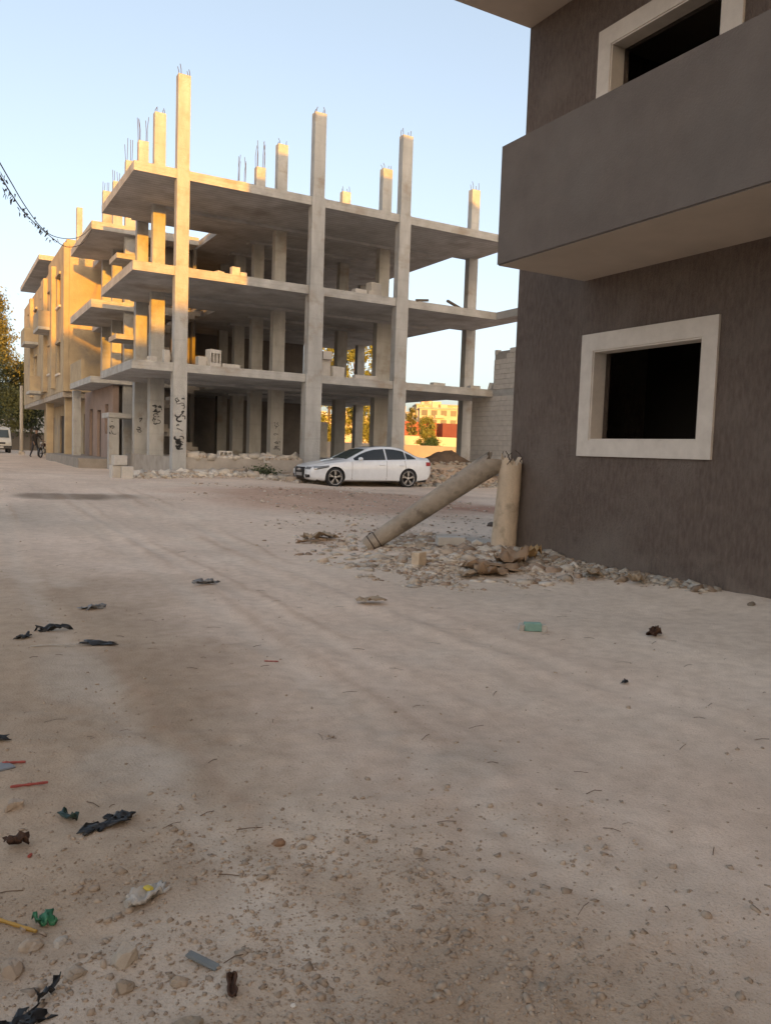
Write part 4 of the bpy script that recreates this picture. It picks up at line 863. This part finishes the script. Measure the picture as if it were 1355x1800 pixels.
gc = empty('green_carton', (4.55, 5.37, hz(4.55, 5.37)), -.55); tag(gc, 'small pale green carton with white ends lying on the dust at right', 'carton')
MB().cbox((-.075, -.035, 0), (.075, .035, .075), .006, .004).build('box', mat('carton_green', (.25, .42, .36), (.19, .34, .29), 30, .6, .2, 40), gc)
for sx_ in (-1, 1): MB().cbox((sx_*.098-.022, -.036, 0), (sx_*.098+.022, .036, .06), .005, .006).build('end_flap', paleb, gc)
sheet('crushed_bottle', .60, 2.58, .135, .055, .45, paleb, 'crushed dusty white plastic bottle with yellow label, lower left', 'bottle', 135, .035, 0, 14, 8, .012, .2, .012)
bo_ = bpy.data.objects['crushed_bottle']; sheet_l = MB().cbox((-.008, -.018, .03), (.014, .016, .043), .004, .002).build('label', plain('label_yellow', (.62, .48, .06), .6), bo_)
MB().lathe([(.0001, -.085), (.013, -.085), (.013, -.06), (.02, -.055)], (0, 0, .022), 'x', 12).build('neck', paleb, bo_)
sheet('green_cap_bag', .285, 2.58, .055, .055, .3, plain('green_plastic', (.04, .19, .09), .4), 'crumpled green plastic wrapper by the yellow stick', 'wrapper', 136, .04, 0, 8, 8, .004, .35, .005)
sheet('glass_shard', .455, 3.30, .09, .035, -1.0, plain('bottle_green', (.02, .045, .035), .15), 'dark green bottle shard left of the tattered black rag', 'shard', 137, .03, .02, 8, 4, .004, .3, .005)
sheet('black_rag', .17, 2.13, .13, .07, .4, blackp, 'black rag with frayed tail in the bottom left corner', 'rag', 138, .03, 0, 12, 10, .003, .5, .006)
sheet('black_tail', .25, 2.21, .09, .018, .8, blackp, 'thin curled black strip above the bottom left rag', 'rag', 139, .03, .02, 10, 3, .003, .5, .006)
sheet('fur_scrap', .70, 2.01, .016, .085, -.25, brown, 'dark furry strip at the bottom left of centre', 'rag', 140, .02, .01, 5, 10, .006, .5, .004)
def stick(name, x, y, L_, w_, h_, rz, m, label, cat='stick', bend=0):
    pts = [(-L_/2+L_*k/6, bend*math.sin(math.pi*k/6), h_*.6) for k in range(7)]; o = MB().tube(pts, [w_*(.85+.3*(k % 2)) for k in range(7)], 5).build(name, m); o.location = (x, y, hz(x, y)+.003); o.rotation_euler = (0, .02, rz); tag(o, label, cat); return o
redp = plain('red_plastic', (.36, .075, .055), .5)
stick('plastic_stick', .30, 3.93, .10, .006, .008, -.25, redp, 'upper red plastic stick at the left edge'); stick('plastic_stick', .34, 3.66, .15, .006, .008, -.05, redp, 'lower and longer red plastic stick at the left edge'); stick('plastic_chip', .285, 3.04, .02, .006, .006, 1, redp, 'tiny bright red chip at the left edge', 'chip'); stick('plastic_stick', 2.05, 5.2, .1, .004, .006, -.4, redp, 'thin dull red stick on the lane at mid left')
stick('yellow_stick', .20, 2.60, .17, .006, .012, -.85, plain('yellow_stick', (.44, .26, .05), .5), 'yellow ochre stick poking in at the lower left edge')
stick('white_stick', .72, 6.05, .3, .006, .01, -.1, paleb, 'thin white stick on the dirt below the black scraps', 'stick', .02); stick('white_stick', .93, 6.12, .1, .006, .012, .6, paleb, 'short white stick end bent up beside the longer white one')
o = MB().cbox((-.055, -.012, 0), (.055, .012, .008), .003, .002).build('wood_slat', mat('blue_grey_wood', (.20, .22, .22), None, 8, .8, .3, 50)); o.location = (.665, 2.17, hz(.665, 2.17)+.008); o.rotation_euler = (.05, .1, -.95); tag(o, 'blue grey broken slat on the dirt at lower left of centre', 'slat')
o = MB().cbox((-.06, -.04, 0), (.06, .04, .012), .004, .002).build('tile_shard', greyp); o.location = (.235, 3.90, hz(.235, 3.9)); o.rotation_euler = (.1, .05, .4); tag(o, 'grey tile shard cut by the left edge', 'tile')
# twigs and straw: too many to count
r = np.random.default_rng(77); n = 150; tw = MB()
for i in range(n):
    x, y = r.uniform(-.5, 6.8), 1.3+r.gamma(1.5, 2.6)
    if y > 14 or (x > 5.4 and y < 6): continue
    L_ = r.uniform(.02, .09)*(1+.08*y); a = r.normal(-.3, .6); z = hz(x, y)+.004; bnd = r.normal(0, .15)
    tw.tube([(x-L_/2*math.cos(a), y-L_/2*math.sin(a), z), (x+bnd*L_*.3, y+bnd*L_*.3, z+.006), (x+L_/2*math.cos(a), y+L_/2*math.sin(a), z+.002)], .0012+.001*r.random(), 3, False)
tag(tw.build('dry_twigs', mat('dry_twig', (.17, .12, .08), (.10, .07, .05), 9, .9, 0)), 'dry twigs and straw bits strewn over the dirt lane', 'twigs', kind='stuff')

# ------------------------------------------------------------------ foliage
def leaf_mesh(name, P, size, m, parent, seed, up=.3):
    r = np.random.default_rng(seed); n = len(P); R = rotm(r, n); s = size*r.uniform(.6, 1.3, (n, 1))
    q = np.array([(-1, 0, 0), (0, -.42, .1), (1, 0, 0), (0, .42, .1)]); V = np.einsum('nij,kj->nki', R, q)*s[:, None]+P[:, None]
    F = np.arange(n*4).reshape(n, 4); o = link(name, fast_mesh(name, V.reshape(-1, 3), F, m), parent); o['kind'] = 'stuff' if parent is None else ''
    if parent is not None: del o['kind']
    return o
def tree(x, y, z, h, shape, rad_, nleaf, lsize, m, label, seed, trunk_h=.25, name='tree', group=None, tr=.12):
    t = empty(name, (x, y, z)); tag(t, label, 'tree', group); r = np.random.default_rng(seed)
    mb = MB(); mb.tube([(0, 0, -.3), (.03*h*.1, 0, h*.3), (0, .02*h*.1, h*.6), (0, 0, h*.95)], [tr*1.2, tr, tr*.6, tr*.12], 8)
    cl = []
    k = 46 if shape != 'cone' else 70
    for i in range(k):
        u = r.uniform(0, 1)
        if shape == 'cone': zz = trunk_h+(1-trunk_h)*u; rr = rad_*(1-u)**.85+.04*h*.1
        elif shape == 'poplar': zz = trunk_h+(1-trunk_h)*u; rr = rad_*(math.sin(math.pi*min(.97, .12+u*.88))**.6)
        else: zz = trunk_h+(1-trunk_h)*u; rr = rad_*math.sqrt(max(.05, 1-(2*u-.9)**2*.95))
        a = r.uniform(0, 6.28); q = rr*math.sqrt(r.uniform(.15, 1)); c = np.array([q*math.cos(a), q*math.sin(a), zz*h]); cl.append(c)
        if i % 3 == 0: mb.tube([(0, 0, max(.15, zz-.12)*h), (c[0]*.5, c[1]*.5, (zz-.04)*h), tuple(c)], [tr*.35, tr*.2, tr*.06], 5, False)
    mb.build('trunk', M['bark'], t)
    cl = np.array(cl); cr = rad_*(.36 if shape != 'cone' else .26)
    pick = r.integers(0, k, nleaf); P = cl[pick]+r.normal(0, 1, (nleaf, 3))*cr*np.array([.62, .62, .55])*r.uniform(.5, 1.1, (nleaf, 1)); P = P[P[:, 2] > trunk_h*h*.6]
    leaf_mesh('crown', P, lsize, m, t, seed+1); return t
M['bark'] = mat('bark', (.14, .105, .075), (.09, .068, .05), 5, .95, .5, 20, .02)
lf_y = leafmat('leaf_olive', (.27, .27, .06), (.16, .18, .05)); lf_d = leafmat('leaf_dark', (.06, .075, .03), (.035, .045, .02)); lf_c = leafmat('leaf_cypress', (.20, .19, .06), (.11, .11, .04)); lf_g = leafmat('leaf_green', (.07, .12, .035), (.04, .07, .025))
tree(32.6, 69.5, .9, 12.5, 'poplar', 1.5, 9000, .14, lf_y, 'tall lit poplar seen through the frame, leftmost of three behind it', 11, .1, group='poplars behind the frame building')
tree(34.6, 68.2, .9, 13.0, 'poplar', 1.4, 9000, .14, lf_y, 'tall lit poplar seen between two inner columns, middle of three', 12, .1, group='poplars behind the frame building')
tree(36.6, 67.0, .9, 12.8, 'poplar', 1.3, 9000, .14, lf_y, 'tall lit poplar right of the inner columns, rightmost of three', 13, .1, group='poplars behind the frame building')
tree(4.6, 84, .4, 14.6, 'cone', 3.4, 16000, .15, lf_c, 'tall pointed conifer with sunlit top at the left edge', 14, .16, 'conifer_tree')
tree(8.3, 88, .4, 8.6, 'round', 3.2, 12000, .16, lf_d, 'dark rounded tree under the conifer beside the far house', 15, .28)
tree(2.2, 76, .4, 8.8, 'round', 3.4, 12000, .16, lf_d, 'dark broad tree behind the white van at the left edge', 16, .30)
tree(56.3, 89.5, .9, 5.5, 'round', 1.25, 6000, .13, lf_y, 'small lit tree before the red wall, framed by two columns', 17, .25)
tree(56.0, 87.5, .9, 2.5, 'round', 1.15, 5000, .10, lf_g, 'round green bush at the foot of the small lit tree', 18, .05, 'bush')
tree(63.0, 104.6, .9, 7.6, 'poplar', .8, 4000, .16, lf_c, 'slim dark cypress before the far apartments', 19, .1, 'cypress_tree')
tree(58.5, 107, .9, 6.0, 'round', 2.0, 6000, .18, lf_y, 'broad olive tree left of the slim cypress', 20, .2)
# green weed by the plinth
P = np.random.default_rng(5).normal(0, 1, (700, 3))*np.array([.26, .14, .12])+np.array([0, 0, .14]); P = P[P[:, 2] > 0]
wd = empty('green_weed', (9.95, 26.35, hz(9.95, 26.35))); tag(wd, 'low green weed growing in the rubble left of the white car', 'weed'); leaf_mesh('leaves', P, .05, leafmat('leaf_weed', (.075, .10, .045), (.05, .065, .035)), wd, 3)

# ------------------------------------------------------------------ far walls and apartments
tag(MB().cbox((18, 51.0, .5), (75, 51.3, 2.12), .03).build('boundary_wall', mat('grey_wall', (.34, .31, .27), (.26, .24, .21), .8, .95, .4, 8)), 'low grey boundary wall across the waste ground behind the frame building', 'wall')
tag(MB().cbox((40, 101, .5), (110, 101.4, 4.1), .03).build('garden_wall', mat('cream_wall', (.58, .50, .36), (.50, .43, .31), .3, .9, .2, 4)), 'long sunlit cream wall below the red one far behind', 'wall')
rw = mat('red_sheet', (.42, .12, .07), (.33, .09, .055), .5, .8, .2, 5); dw = mat('dark_red_sheet', (.20, .07, .055), (.15, .05, .04), .5, .8, .2, 5)
tag(MB().cbox((64.5, 113, 2), (73, 119, 6.75), .05).build('red_shed', rw), 'bright red shed wall far behind, left of the small lit tree', 'shed')
tag(MB().cbox((74.2, 113, 2), (80.5, 119, 6.75), .05).build('red_shed', dw), 'dark red shed wall far behind, right of the small lit tree', 'shed')
tag(MB().cbox((-6, 96, .3), (14, 96.4, 4.4), .03).build('white_wall', mat('white_wall', (.62, .60, .56), (.52, .5, .46), .5, .9, .2, 4)), 'pale far wall closing the lane under the trees at left', 'wall')
tag(MB().cbox((-6, 90, .3), (14, 90.3, 2.3), .03).build('stone_wall', mat('dim_wall', (.2, .18, .155), None, .6, .95, .3, 6)), 'lower grey wall in front of the pale far wall at left', 'wall')
apm = [mat('apartment_%d' % i, c, tuple(v*.88 for v in c), .15, .9, 0) for i, c in enumerate(((.62, .52, .34), (.56, .46, .32), (.60, .50, .38)))]
win_me = MB().box((-.95, -.12, 0), (.95, .12, 1.8)).mesh('window', plain('apartment_pane', (.05, .045, .04), .3)); bal_me = MB().box((-1.5, -1.1, 0), (1.5, 0, 1.0)).mesh('balcony', apm[1])
def apartment(x, y, wd_, dp_, fl, rz, m, label, seed):
    t = empty('apartment_block', (x, y, .9), rz); tag(t, label, 'building', 'far apartment blocks'); r = random.Random(seed); h = fl*3.1
    MB().box((-wd_/2, 0, -2), (wd_/2, dp_, h)).build('wall', m, t); MB().box((-wd_/2-.3, -.3, h+.002), (wd_/2+.3, dp_+.3, h+.5)).build('roof', M['concrete'], t)
    for k in range(r.randint(2, 4)):
        bx = r.uniform(-wd_/2+2, wd_/2-2); MB().box((bx-1.5, 2, h+.502), (bx+1.5, 5, h+r.uniform(1.5, 3))).build('roof_hut', apm[2], t)
    for f in range(fl):
        n_ = int(wd_/3.2)
        for i in range(n_):
            xx = -wd_/2+(i+.5)*wd_/n_; o = link('window', win_me, t); o.location = (xx, 0, f*3.1+.9)
            if (i % 3) == 1: o = link('balcony', bal_me, t); o.location = (xx+1.8, -.002, f*3.1+.1)
apartment(150, 258, 16, 14, 5, -.5, apm[0], 'sunlit yellow apartment block at the left of the far group', 1)
apartment(163, 250, 18, 14, 6, -.45, apm[1], 'sunlit apartment block in the middle of the far group', 2)
apartment(178, 238, 18, 14, 5, -.5, apm[2], 'sunlit apartment block at the right of the far group', 3)
apartment(146, 222, 16, 12, 5, -.5, apm[1], 'lower pinkish apartment block before the far group', 4)
apartment(158, 216, 16, 12, 4, -.45, apm[0], 'lower yellow apartment block at the right before the far group', 5)
apartment(118, 245, 24, 14, 4, -.3, apm[2], 'far sunlit block seen low through the inner columns', 6)

# ------------------------------------------------------------------ overhead cables and their pole
def smooth_path(P, n=8):
    P = [Vector(p) for p in P]; out = []
    for i in range(len(P)-1):
        p0, p1, p2, p3 = P[max(i-1, 0)], P[i], P[i+1], P[min(i+2, len(P)-1)]
        for k in range(n):
            t = k/n; out.append(.5*((2*p1)+(p2-p0)*t+(2*p0-5*p1+4*p2-p3)*t*t+(3*p1-p0-3*p2+p3)*t**3))
    out.append(P[-1]); return out
cab = plain('cable_black', (.03, .03, .033), .7)
WA = smooth_path([(-3.6, -.2, 8.0), (-1.2, 8.0, 6.7), (.6, 15.07, 6.64), (1.13, 18.26, 7.04), (1.52, 20.72, 7.39), (2.08, 23.76, 7.71), (2.78, 26.85, 7.98), (3.43, 29.16, 8.29), (4.33, 31.92, 8.93), (4.97, 33.57, 9.51), (5.53, 34.97, 10.22)])
WB = smooth_path([(-3.6, -.2, 7.7), (-1.2, 8.0, 6.4), (.6, 15.04, 6.32), (1.13, 18.24, 6.79), (1.52, 20.7, 7.13), (2.08, 23.75, 7.51), (2.78, 26.84, 7.93), (3.42, 29.15, 8.2), (4.04, 31.13, 8.45), (4.62, 32.56, 8.84), (5.12, 33.82, 9.37), (5.56, 35.01, 10.15)])
tag(MB().tube(WA, .013, 5).build('overhead_cable', cab, None, True), 'bare upper cable sagging from the left edge to the balcony slab', 'cable')
wb_ = empty('overhead_cable', (0, 0, 0)); tag(wb_, 'lower cable hung with dark tatters, crossing the sky at left', 'cable')
MB().tube(WB, .014, 5).build('wire', cab, wb_, True)
r = random.Random(4); tt = MB()
for p in WB[18:58]:
    for k in range(r.choice((1, 2, 3, 4))):
        c = p+Vector((r.uniform(-.08, .08), r.uniform(-.3, .3), r.uniform(-.05, .02))); L_ = r.uniform(.03, .12); a = Vector((r.uniform(-.03, .03), r.uniform(-.06, .06), .02)); b = Vector((r.uniform(-.06, .06), r.uniform(-.1, .1), -L_))
        tt.add([c+a, c-a, c+b*.9-a*.4, c+b+a*.3], [(0, 1, 2, 3)])
o = tt.build('tatters', cab, wb_); o['kind'] = 'stuff'
up_ = empty('utility_pole', (-3.6, -.2, 0)); tag(up_, 'plain concrete utility pole beside the lane left of the viewpoint', 'pole'); MB().tube([(0, 0, -.4), (0, 0, 8.3)], [.17, .11], 14).build('shaft', M['pole'], up_, True); MB().cbox((-.6, -.05, 7.6), (.6, .05, 7.72), .01).build('crossarm', M['rebar'], up_)
lp_ = empty('lamp_post', (5.15, 61.2, .45)); tag(lp_, 'pale street post at the far end of the rendered house', 'post'); MB().tube([(0, 0, -.3), (0, 0, 4.8)], [.13, .11], 12).build('shaft', mat('pale_post', (.42, .39, .34), None, 2, .8, .2, 20), lp_, True); MB().cbox((-.2, -.2, -.1), (.2, .2, .25), .02).build('footing', M['concrete'], lp_)
# loose stretch along the soffit
# ------------------------------------------------------------------ white van at the left edge
def make_van(loc):
    v = empty('white_van', loc); tag(v, 'old white minibus facing the viewpoint, cut by the left edge', 'van')
    wh = plain('van_white', (.50, .50, .47), .4); dk = plain('van_dark', (.03, .03, .03), .5); gl = plain('van_glass', (.05, .065, .065), .08, spec=.8); lp = plain('van_lamp', (.5, .5, .48), .15)
    prof = [(0, .35), (-.02, .75), (.06, .98), (.22, 1.12), (.75, 1.86), (.95, 1.95), (4.1, 1.97), (4.25, 1.85), (4.3, .4)]
    mb = MB(); n = len(prof)
    for sx_, k in ((-.84, 0), (-.80, 1), (.80, 1), (.84, 0)):
        pass
    rows = []
    for x, ins in ((-.84, 0), (.84, 0)):
        rows.append([(x*(1-.07*max(0, (z-1.0))), y, z) for y, z in prof])
    mb.add(rows[0]+rows[1], [tuple(range(n)), tuple(range(2*n-1, n-1, -1))]+[(i, (i+1) % n, n+(i+1) % n, n+i) for i in range(n)])
    body = mb.build('body', wh, v); bv = body.modifiers.new('b', 'BEVEL'); bv.width = .05; bv.segments = 2
    MB().add([(-.70, .245, 1.16), (.70, .245, 1.16), (.64, .665, 1.76), (-.64, .665, 1.76)], [(0, 1, 2, 3)]).xf(Matrix.Translation((0, -.02, .012))).build('windscreen', gl, body)
    for sx_ in (-1, 1):
        MB().add([(sx_*.845, .35, 1.12), (sx_*.845, 1.25, 1.12), (sx_*.80, 1.25, 1.75), (sx_*.80, .8, 1.75)], [(0, 1, 2, 3)]).build('side_window', gl, body)
        MB().cbox((sx_*.62-.14, -.045, .66), (sx_*.62+.14, .02, .84), .02).build('headlight', lp, body)
        MB().cbox((sx_*.97-.07, .28, 1.1), (sx_*.97+.07, .36, 1.34), .02).build('door_mirror', dk, body)
        for yy in (.75, 3.5):
            w_ = empty('wheel', (sx_*.74, yy, .30), parent=v); MB().lathe([(.18, -.09), (.28, -.1), (.30, -.06), (.30, .06), (.28, .1), (.18, .09)], axis='x', n=24).build('tyre', M['rubber'], w_, True); MB().lathe([(.001, sx_*.05), (.18, sx_*.07)], axis='x', n=20).build('rim', wh, w_)
    MB().cbox((-.86, -.11, .33), (.86, .0, .56), .03).build('bumper', dk, body); MB().cbox((-.28, -.125, .38), (.28, -.111, .50), .004).build('number_plate', lp, body); MB().cbox((-.42, -.04, .68), (.42, -.0, .82), .01).build('grille', dk, body)
    o = MB(); o.tube([(.09*math.cos(a), -.05, .90+.09*math.sin(a)) for a in np.linspace(0, 6.28, 17)], .012, 5, False); o.build('round_emblem', lp, body)
    return v
make_van((4.15, 67.6, .45))

# ------------------------------------------------------------------ motorcycle and the person beside it
def make_motorcycle(loc, rz):
    t = empty('motorcycle', loc, rz); tag(t, 'dark motorcycle parked on the street before the left houses', 'motorcycle')
    bk = plain('bike_black', (.02, .02, .022), .35); mt = plain('bike_metal', (.35, .34, .33), .3, .9); rd = plain('bike_tank', (.07, .03, .03), .3)
    for x in (-.62, .62):
        w_ = empty('wheel', (x, 0, .29), parent=t); MB().tube([(.255*math.cos(a), 0, .255*math.sin(a)) for a in np.linspace(0, 2*math.pi, 25)], .04, 8, False).build('tyre', M['rubber'], w_, True)
        MB().lathe([(.225, -.015), (.235, 0), (.225, .015)], axis='y', n=24).build('rim', mt, w_)
        for k in range(6): a = k*math.pi/6*2; MB().tube([(0, 0, 0), (.225*math.cos(a), 0, .225*math.sin(a))], .006, 4).build('spoke', mt, w_)
        MB().lathe([(.001, -.05), (.05, -.05), (.05, .05), (.001, .05)], axis='y', n=12).build('hub', mt, w_)
    for s_ in (-1, 1):
        MB().tube([(.62, s_*.07, .29), (.42, s_*.07, .78), (.36, s_*.07, .92)], .02, 6).build('fork', mt, t); MB().tube([(-.62, s_*.09, .29), (-.1, s_*.09, .33)], .018, 6).build('swing_arm', bk, t); MB().tube([(-.6, s_*.1, .32), (-.42, s_*.1, .68)], .022, 6).build('shock', mt, t)
        MB().tube([(.33, s_*.05, .98), (.28, s_*.25, 1.02), (.18, s_*.36, .99)], .014, 6).build('handlebar', bk, t); MB().tube([(.3, s_*.22, 1.03), (.3, s_*.3, 1.18)], .006, 5).build('mirror_stem', bk, t); MB().ell((.3, s_*.31, 1.22), (.012, .06, .04), 8, 6).build('mirror', bk, t, True)
    MB().tube([(.36, 0, .85), (.1, 0, .55), (-.1, 0, .3), (-.3, 0, .55), (-.55, 0, .72)], .03, 6).build('frame', bk, t)
    MB().ell((.12, 0, .78), (.25, .13, .12), 14, 8).build('fuel_tank', rd, t, True); MB().cbox((-.62, -.13, .72), (-.08, .13, .81), .03).build('seat', bk, t); MB().cbox((-.12, -.14, .28), (.2, .14, .55), .04).build('engine', mt, t)
    MB().tube([(.1, -.16, .35), (-.3, -.18, .27), (-.75, -.18, .33)], [.025, .04, .045], 8).build('exhaust', mt, t, True); MB().ell((.47, 0, .88), (.09, .1, .1), 12, 8).build('headlight', mt, t, True)
    for x, a0, a1 in ((.62, .3, 2.2), (-.62, .9, 2.9)):
        MB().tube([(x+.31*math.cos(a), 0, .29+.31*math.sin(a)) for a in np.linspace(a0, a1, 9)], .05, 4, True).build('mudguard', bk, t)
    MB().tube([(-.05, -.1, .3), (-.1, -.28, .0)], .012, 5).build('kickstand', mt, t); MB().cbox((-.78, -.06, .62), (-.68, .06, .70), .01).build('tail_lamp', plain('bike_red', (.3, .02, .02), .3), t)
    return t
make_motorcycle((5.75, 52.9, .45), rad(-118))
def make_person(loc, rz):
    t = empty('person', loc, rz); tag(t, 'person in dark clothes standing with legs apart, leaning to the motorcycle', 'person')
    J = {'pel': (0, 0, .92), 'bel': (.02, 0, 1.06), 'che': (.09, 0, 1.28), 'nk0': (.12, 0, 1.44), 'nk1': (.15, 0, 1.52), 'hd0': (.165, 0, 1.58), 'hd1': (.18, 0, 1.66), 'hd2': (.175, 0, 1.74),
         'hl': (0, .10, .88), 'kl': (.10, .19, .49), 'al': (.02, .24, .09), 'tl': (.17, .26, .04), 'hr': (0, -.10, .88), 'kr': (.02, -.2, .48), 'ar': (-.10, -.26, .09), 'tr': (.05, -.29, .04),
         'sl': (.10, .19, 1.40), 'el': (.24, .26, 1.16), 'wl': (.46, .22, 1.07), 'pl': (.53, .21, 1.05), 'sr': (.10, -.19, 1.40), 'er': (.05, -.28, 1.13), 'wr': (.20, -.24, .93), 'pr': (.24, -.23, .86)}
    Rd = {'pel': .135, 'bel': .125, 'che': .15, 'nk0': .08, 'nk1': .055, 'hd0': .075, 'hd1': .098, 'hd2': .07, 'hl': .09, 'kl': .06, 'al': .042, 'tl': .035, 'hr': .09, 'kr': .06, 'ar': .042, 'tr': .035, 'sl': .06, 'el': .045, 'wl': .03, 'pl': .032, 'sr': .06, 'er': .045, 'wr': .03, 'pr': .032}
    E = [('pel', 'bel'), ('bel', 'che'), ('che', 'nk0'), ('nk0', 'nk1'), ('nk1', 'hd0'), ('hd0', 'hd1'), ('hd1', 'hd2'), ('pel', 'hl'), ('hl', 'kl'), ('kl', 'al'), ('al', 'tl'), ('pel', 'hr'), ('hr', 'kr'), ('kr', 'ar'), ('ar', 'tr'), ('che', 'sl'), ('sl', 'el'), ('el', 'wl'), ('wl', 'pl'), ('che', 'sr'), ('sr', 'er'), ('er', 'wr'), ('wr', 'pr')]
    for h, d, dn in (('l', (.045, -.005, -.02), -1), ('r', (.012, 0, -.045), 1)):
        p = Vector(J['p'+h])
        for k, (o_, L_) in enumerate(((-.03, .9), (-.01, 1.05), (.01, 1.0), (.028, .8))):
            a, b = 'f%s%da' % (h, k), 'f%s%db' % (h, k); J[a] = tuple(p+Vector(d)*L_*.7+Vector((0, o_, 0))); J[b] = tuple(p+Vector(d)*L_*1.3+Vector((0, o_, -.03))); Rd[a] = .009; Rd[b] = .008; E += [('p'+h, a), (a, b)]
        J['th'+h] = tuple(p+Vector((.0, -.05*(1 if h == 'l' else -1), -.02))); Rd['th'+h] = .01; E.append(('p'+h, 'th'+h))
    names = list(J); me = bpy.data.meshes.new('body'); me.from_pydata([J[k] for k in names], [(names.index(a), names.index(b)) for a, b in E], []); ob = link('body', me)
    sk = ob.modifiers.new('s', 'SKIN'); sk.use_smooth_shade = True
    for i, k in enumerate(names): me.skin_vertices[0].data[i].radius = (Rd[k], Rd[k])
    me.skin_vertices[0].data[0].use_root = True
    sb = ob.modifiers.new('d', 'SUBSURF'); sb.levels = 1; sb.render_levels = 1
    dg = bpy.context.evaluated_depsgraph_get(); m2 = bpy.data.meshes.new_from_object(ob.evaluated_get(dg)); bpy.data.objects.remove(ob, do_unlink=True)
    sh = mat('dark_shirt', (.045, .04, .038), None, 8, .9, .3, 30); tr = mat('dark_trousers', (.04, .042, .05), None, 8, .9, .3, 30); skn = plain('skin', (.30, .19, .13), .6); shoe = plain('shoe', (.03, .025, .02), .6)
    m2.materials.clear()
    for m_ in (skn, sh, tr, shoe): m2.materials.append(m_)
    for p in m2.polygons:
        c = p.center
        if c.z < .11: k = 3
        elif c.z < .98 and abs(c.y) < .34 and not (c.x > .13 and c.z > .7): k = 2
        elif c.z < 1.47 and not (c.x > .42) and not (c.x > .17 and c.z < .98): k = 1
        else: k = 0
        p.material_index = k; p.use_smooth = True
    b = link('body', m2, t)
    hr = MB(); hr.ell((.155, 0, 1.70), (.105, .10, .095), 12, 8); hr.build('hair', plain('hair', (.02, .016, .013), .7), t, True)
    MB().ell((.275, 0, 1.645), (.022, .014, .02), 8, 6).build('nose', skn, t, True)
    for s_ in (-1, 1): MB().ell((.262, s_*.034, 1.672), (.01, .013, .008), 8, 6).build('eye', plain('eye_dark', (.02, .02, .02), .3) if s_ < 0 else bpy.data.materials['eye_dark'], t, True); MB().ell((.17, s_*.10, 1.65), (.022, .012, .03), 8, 6).build('ear', skn, t, True)
    MB().ell((.262, 0, 1.608), (.008, .024, .006), 8, 6).build('mouth', plain('lips', (.2, .08, .07), .6), t, True)
    return t
make_person((5.28, 53.9, .44), rad(-55))
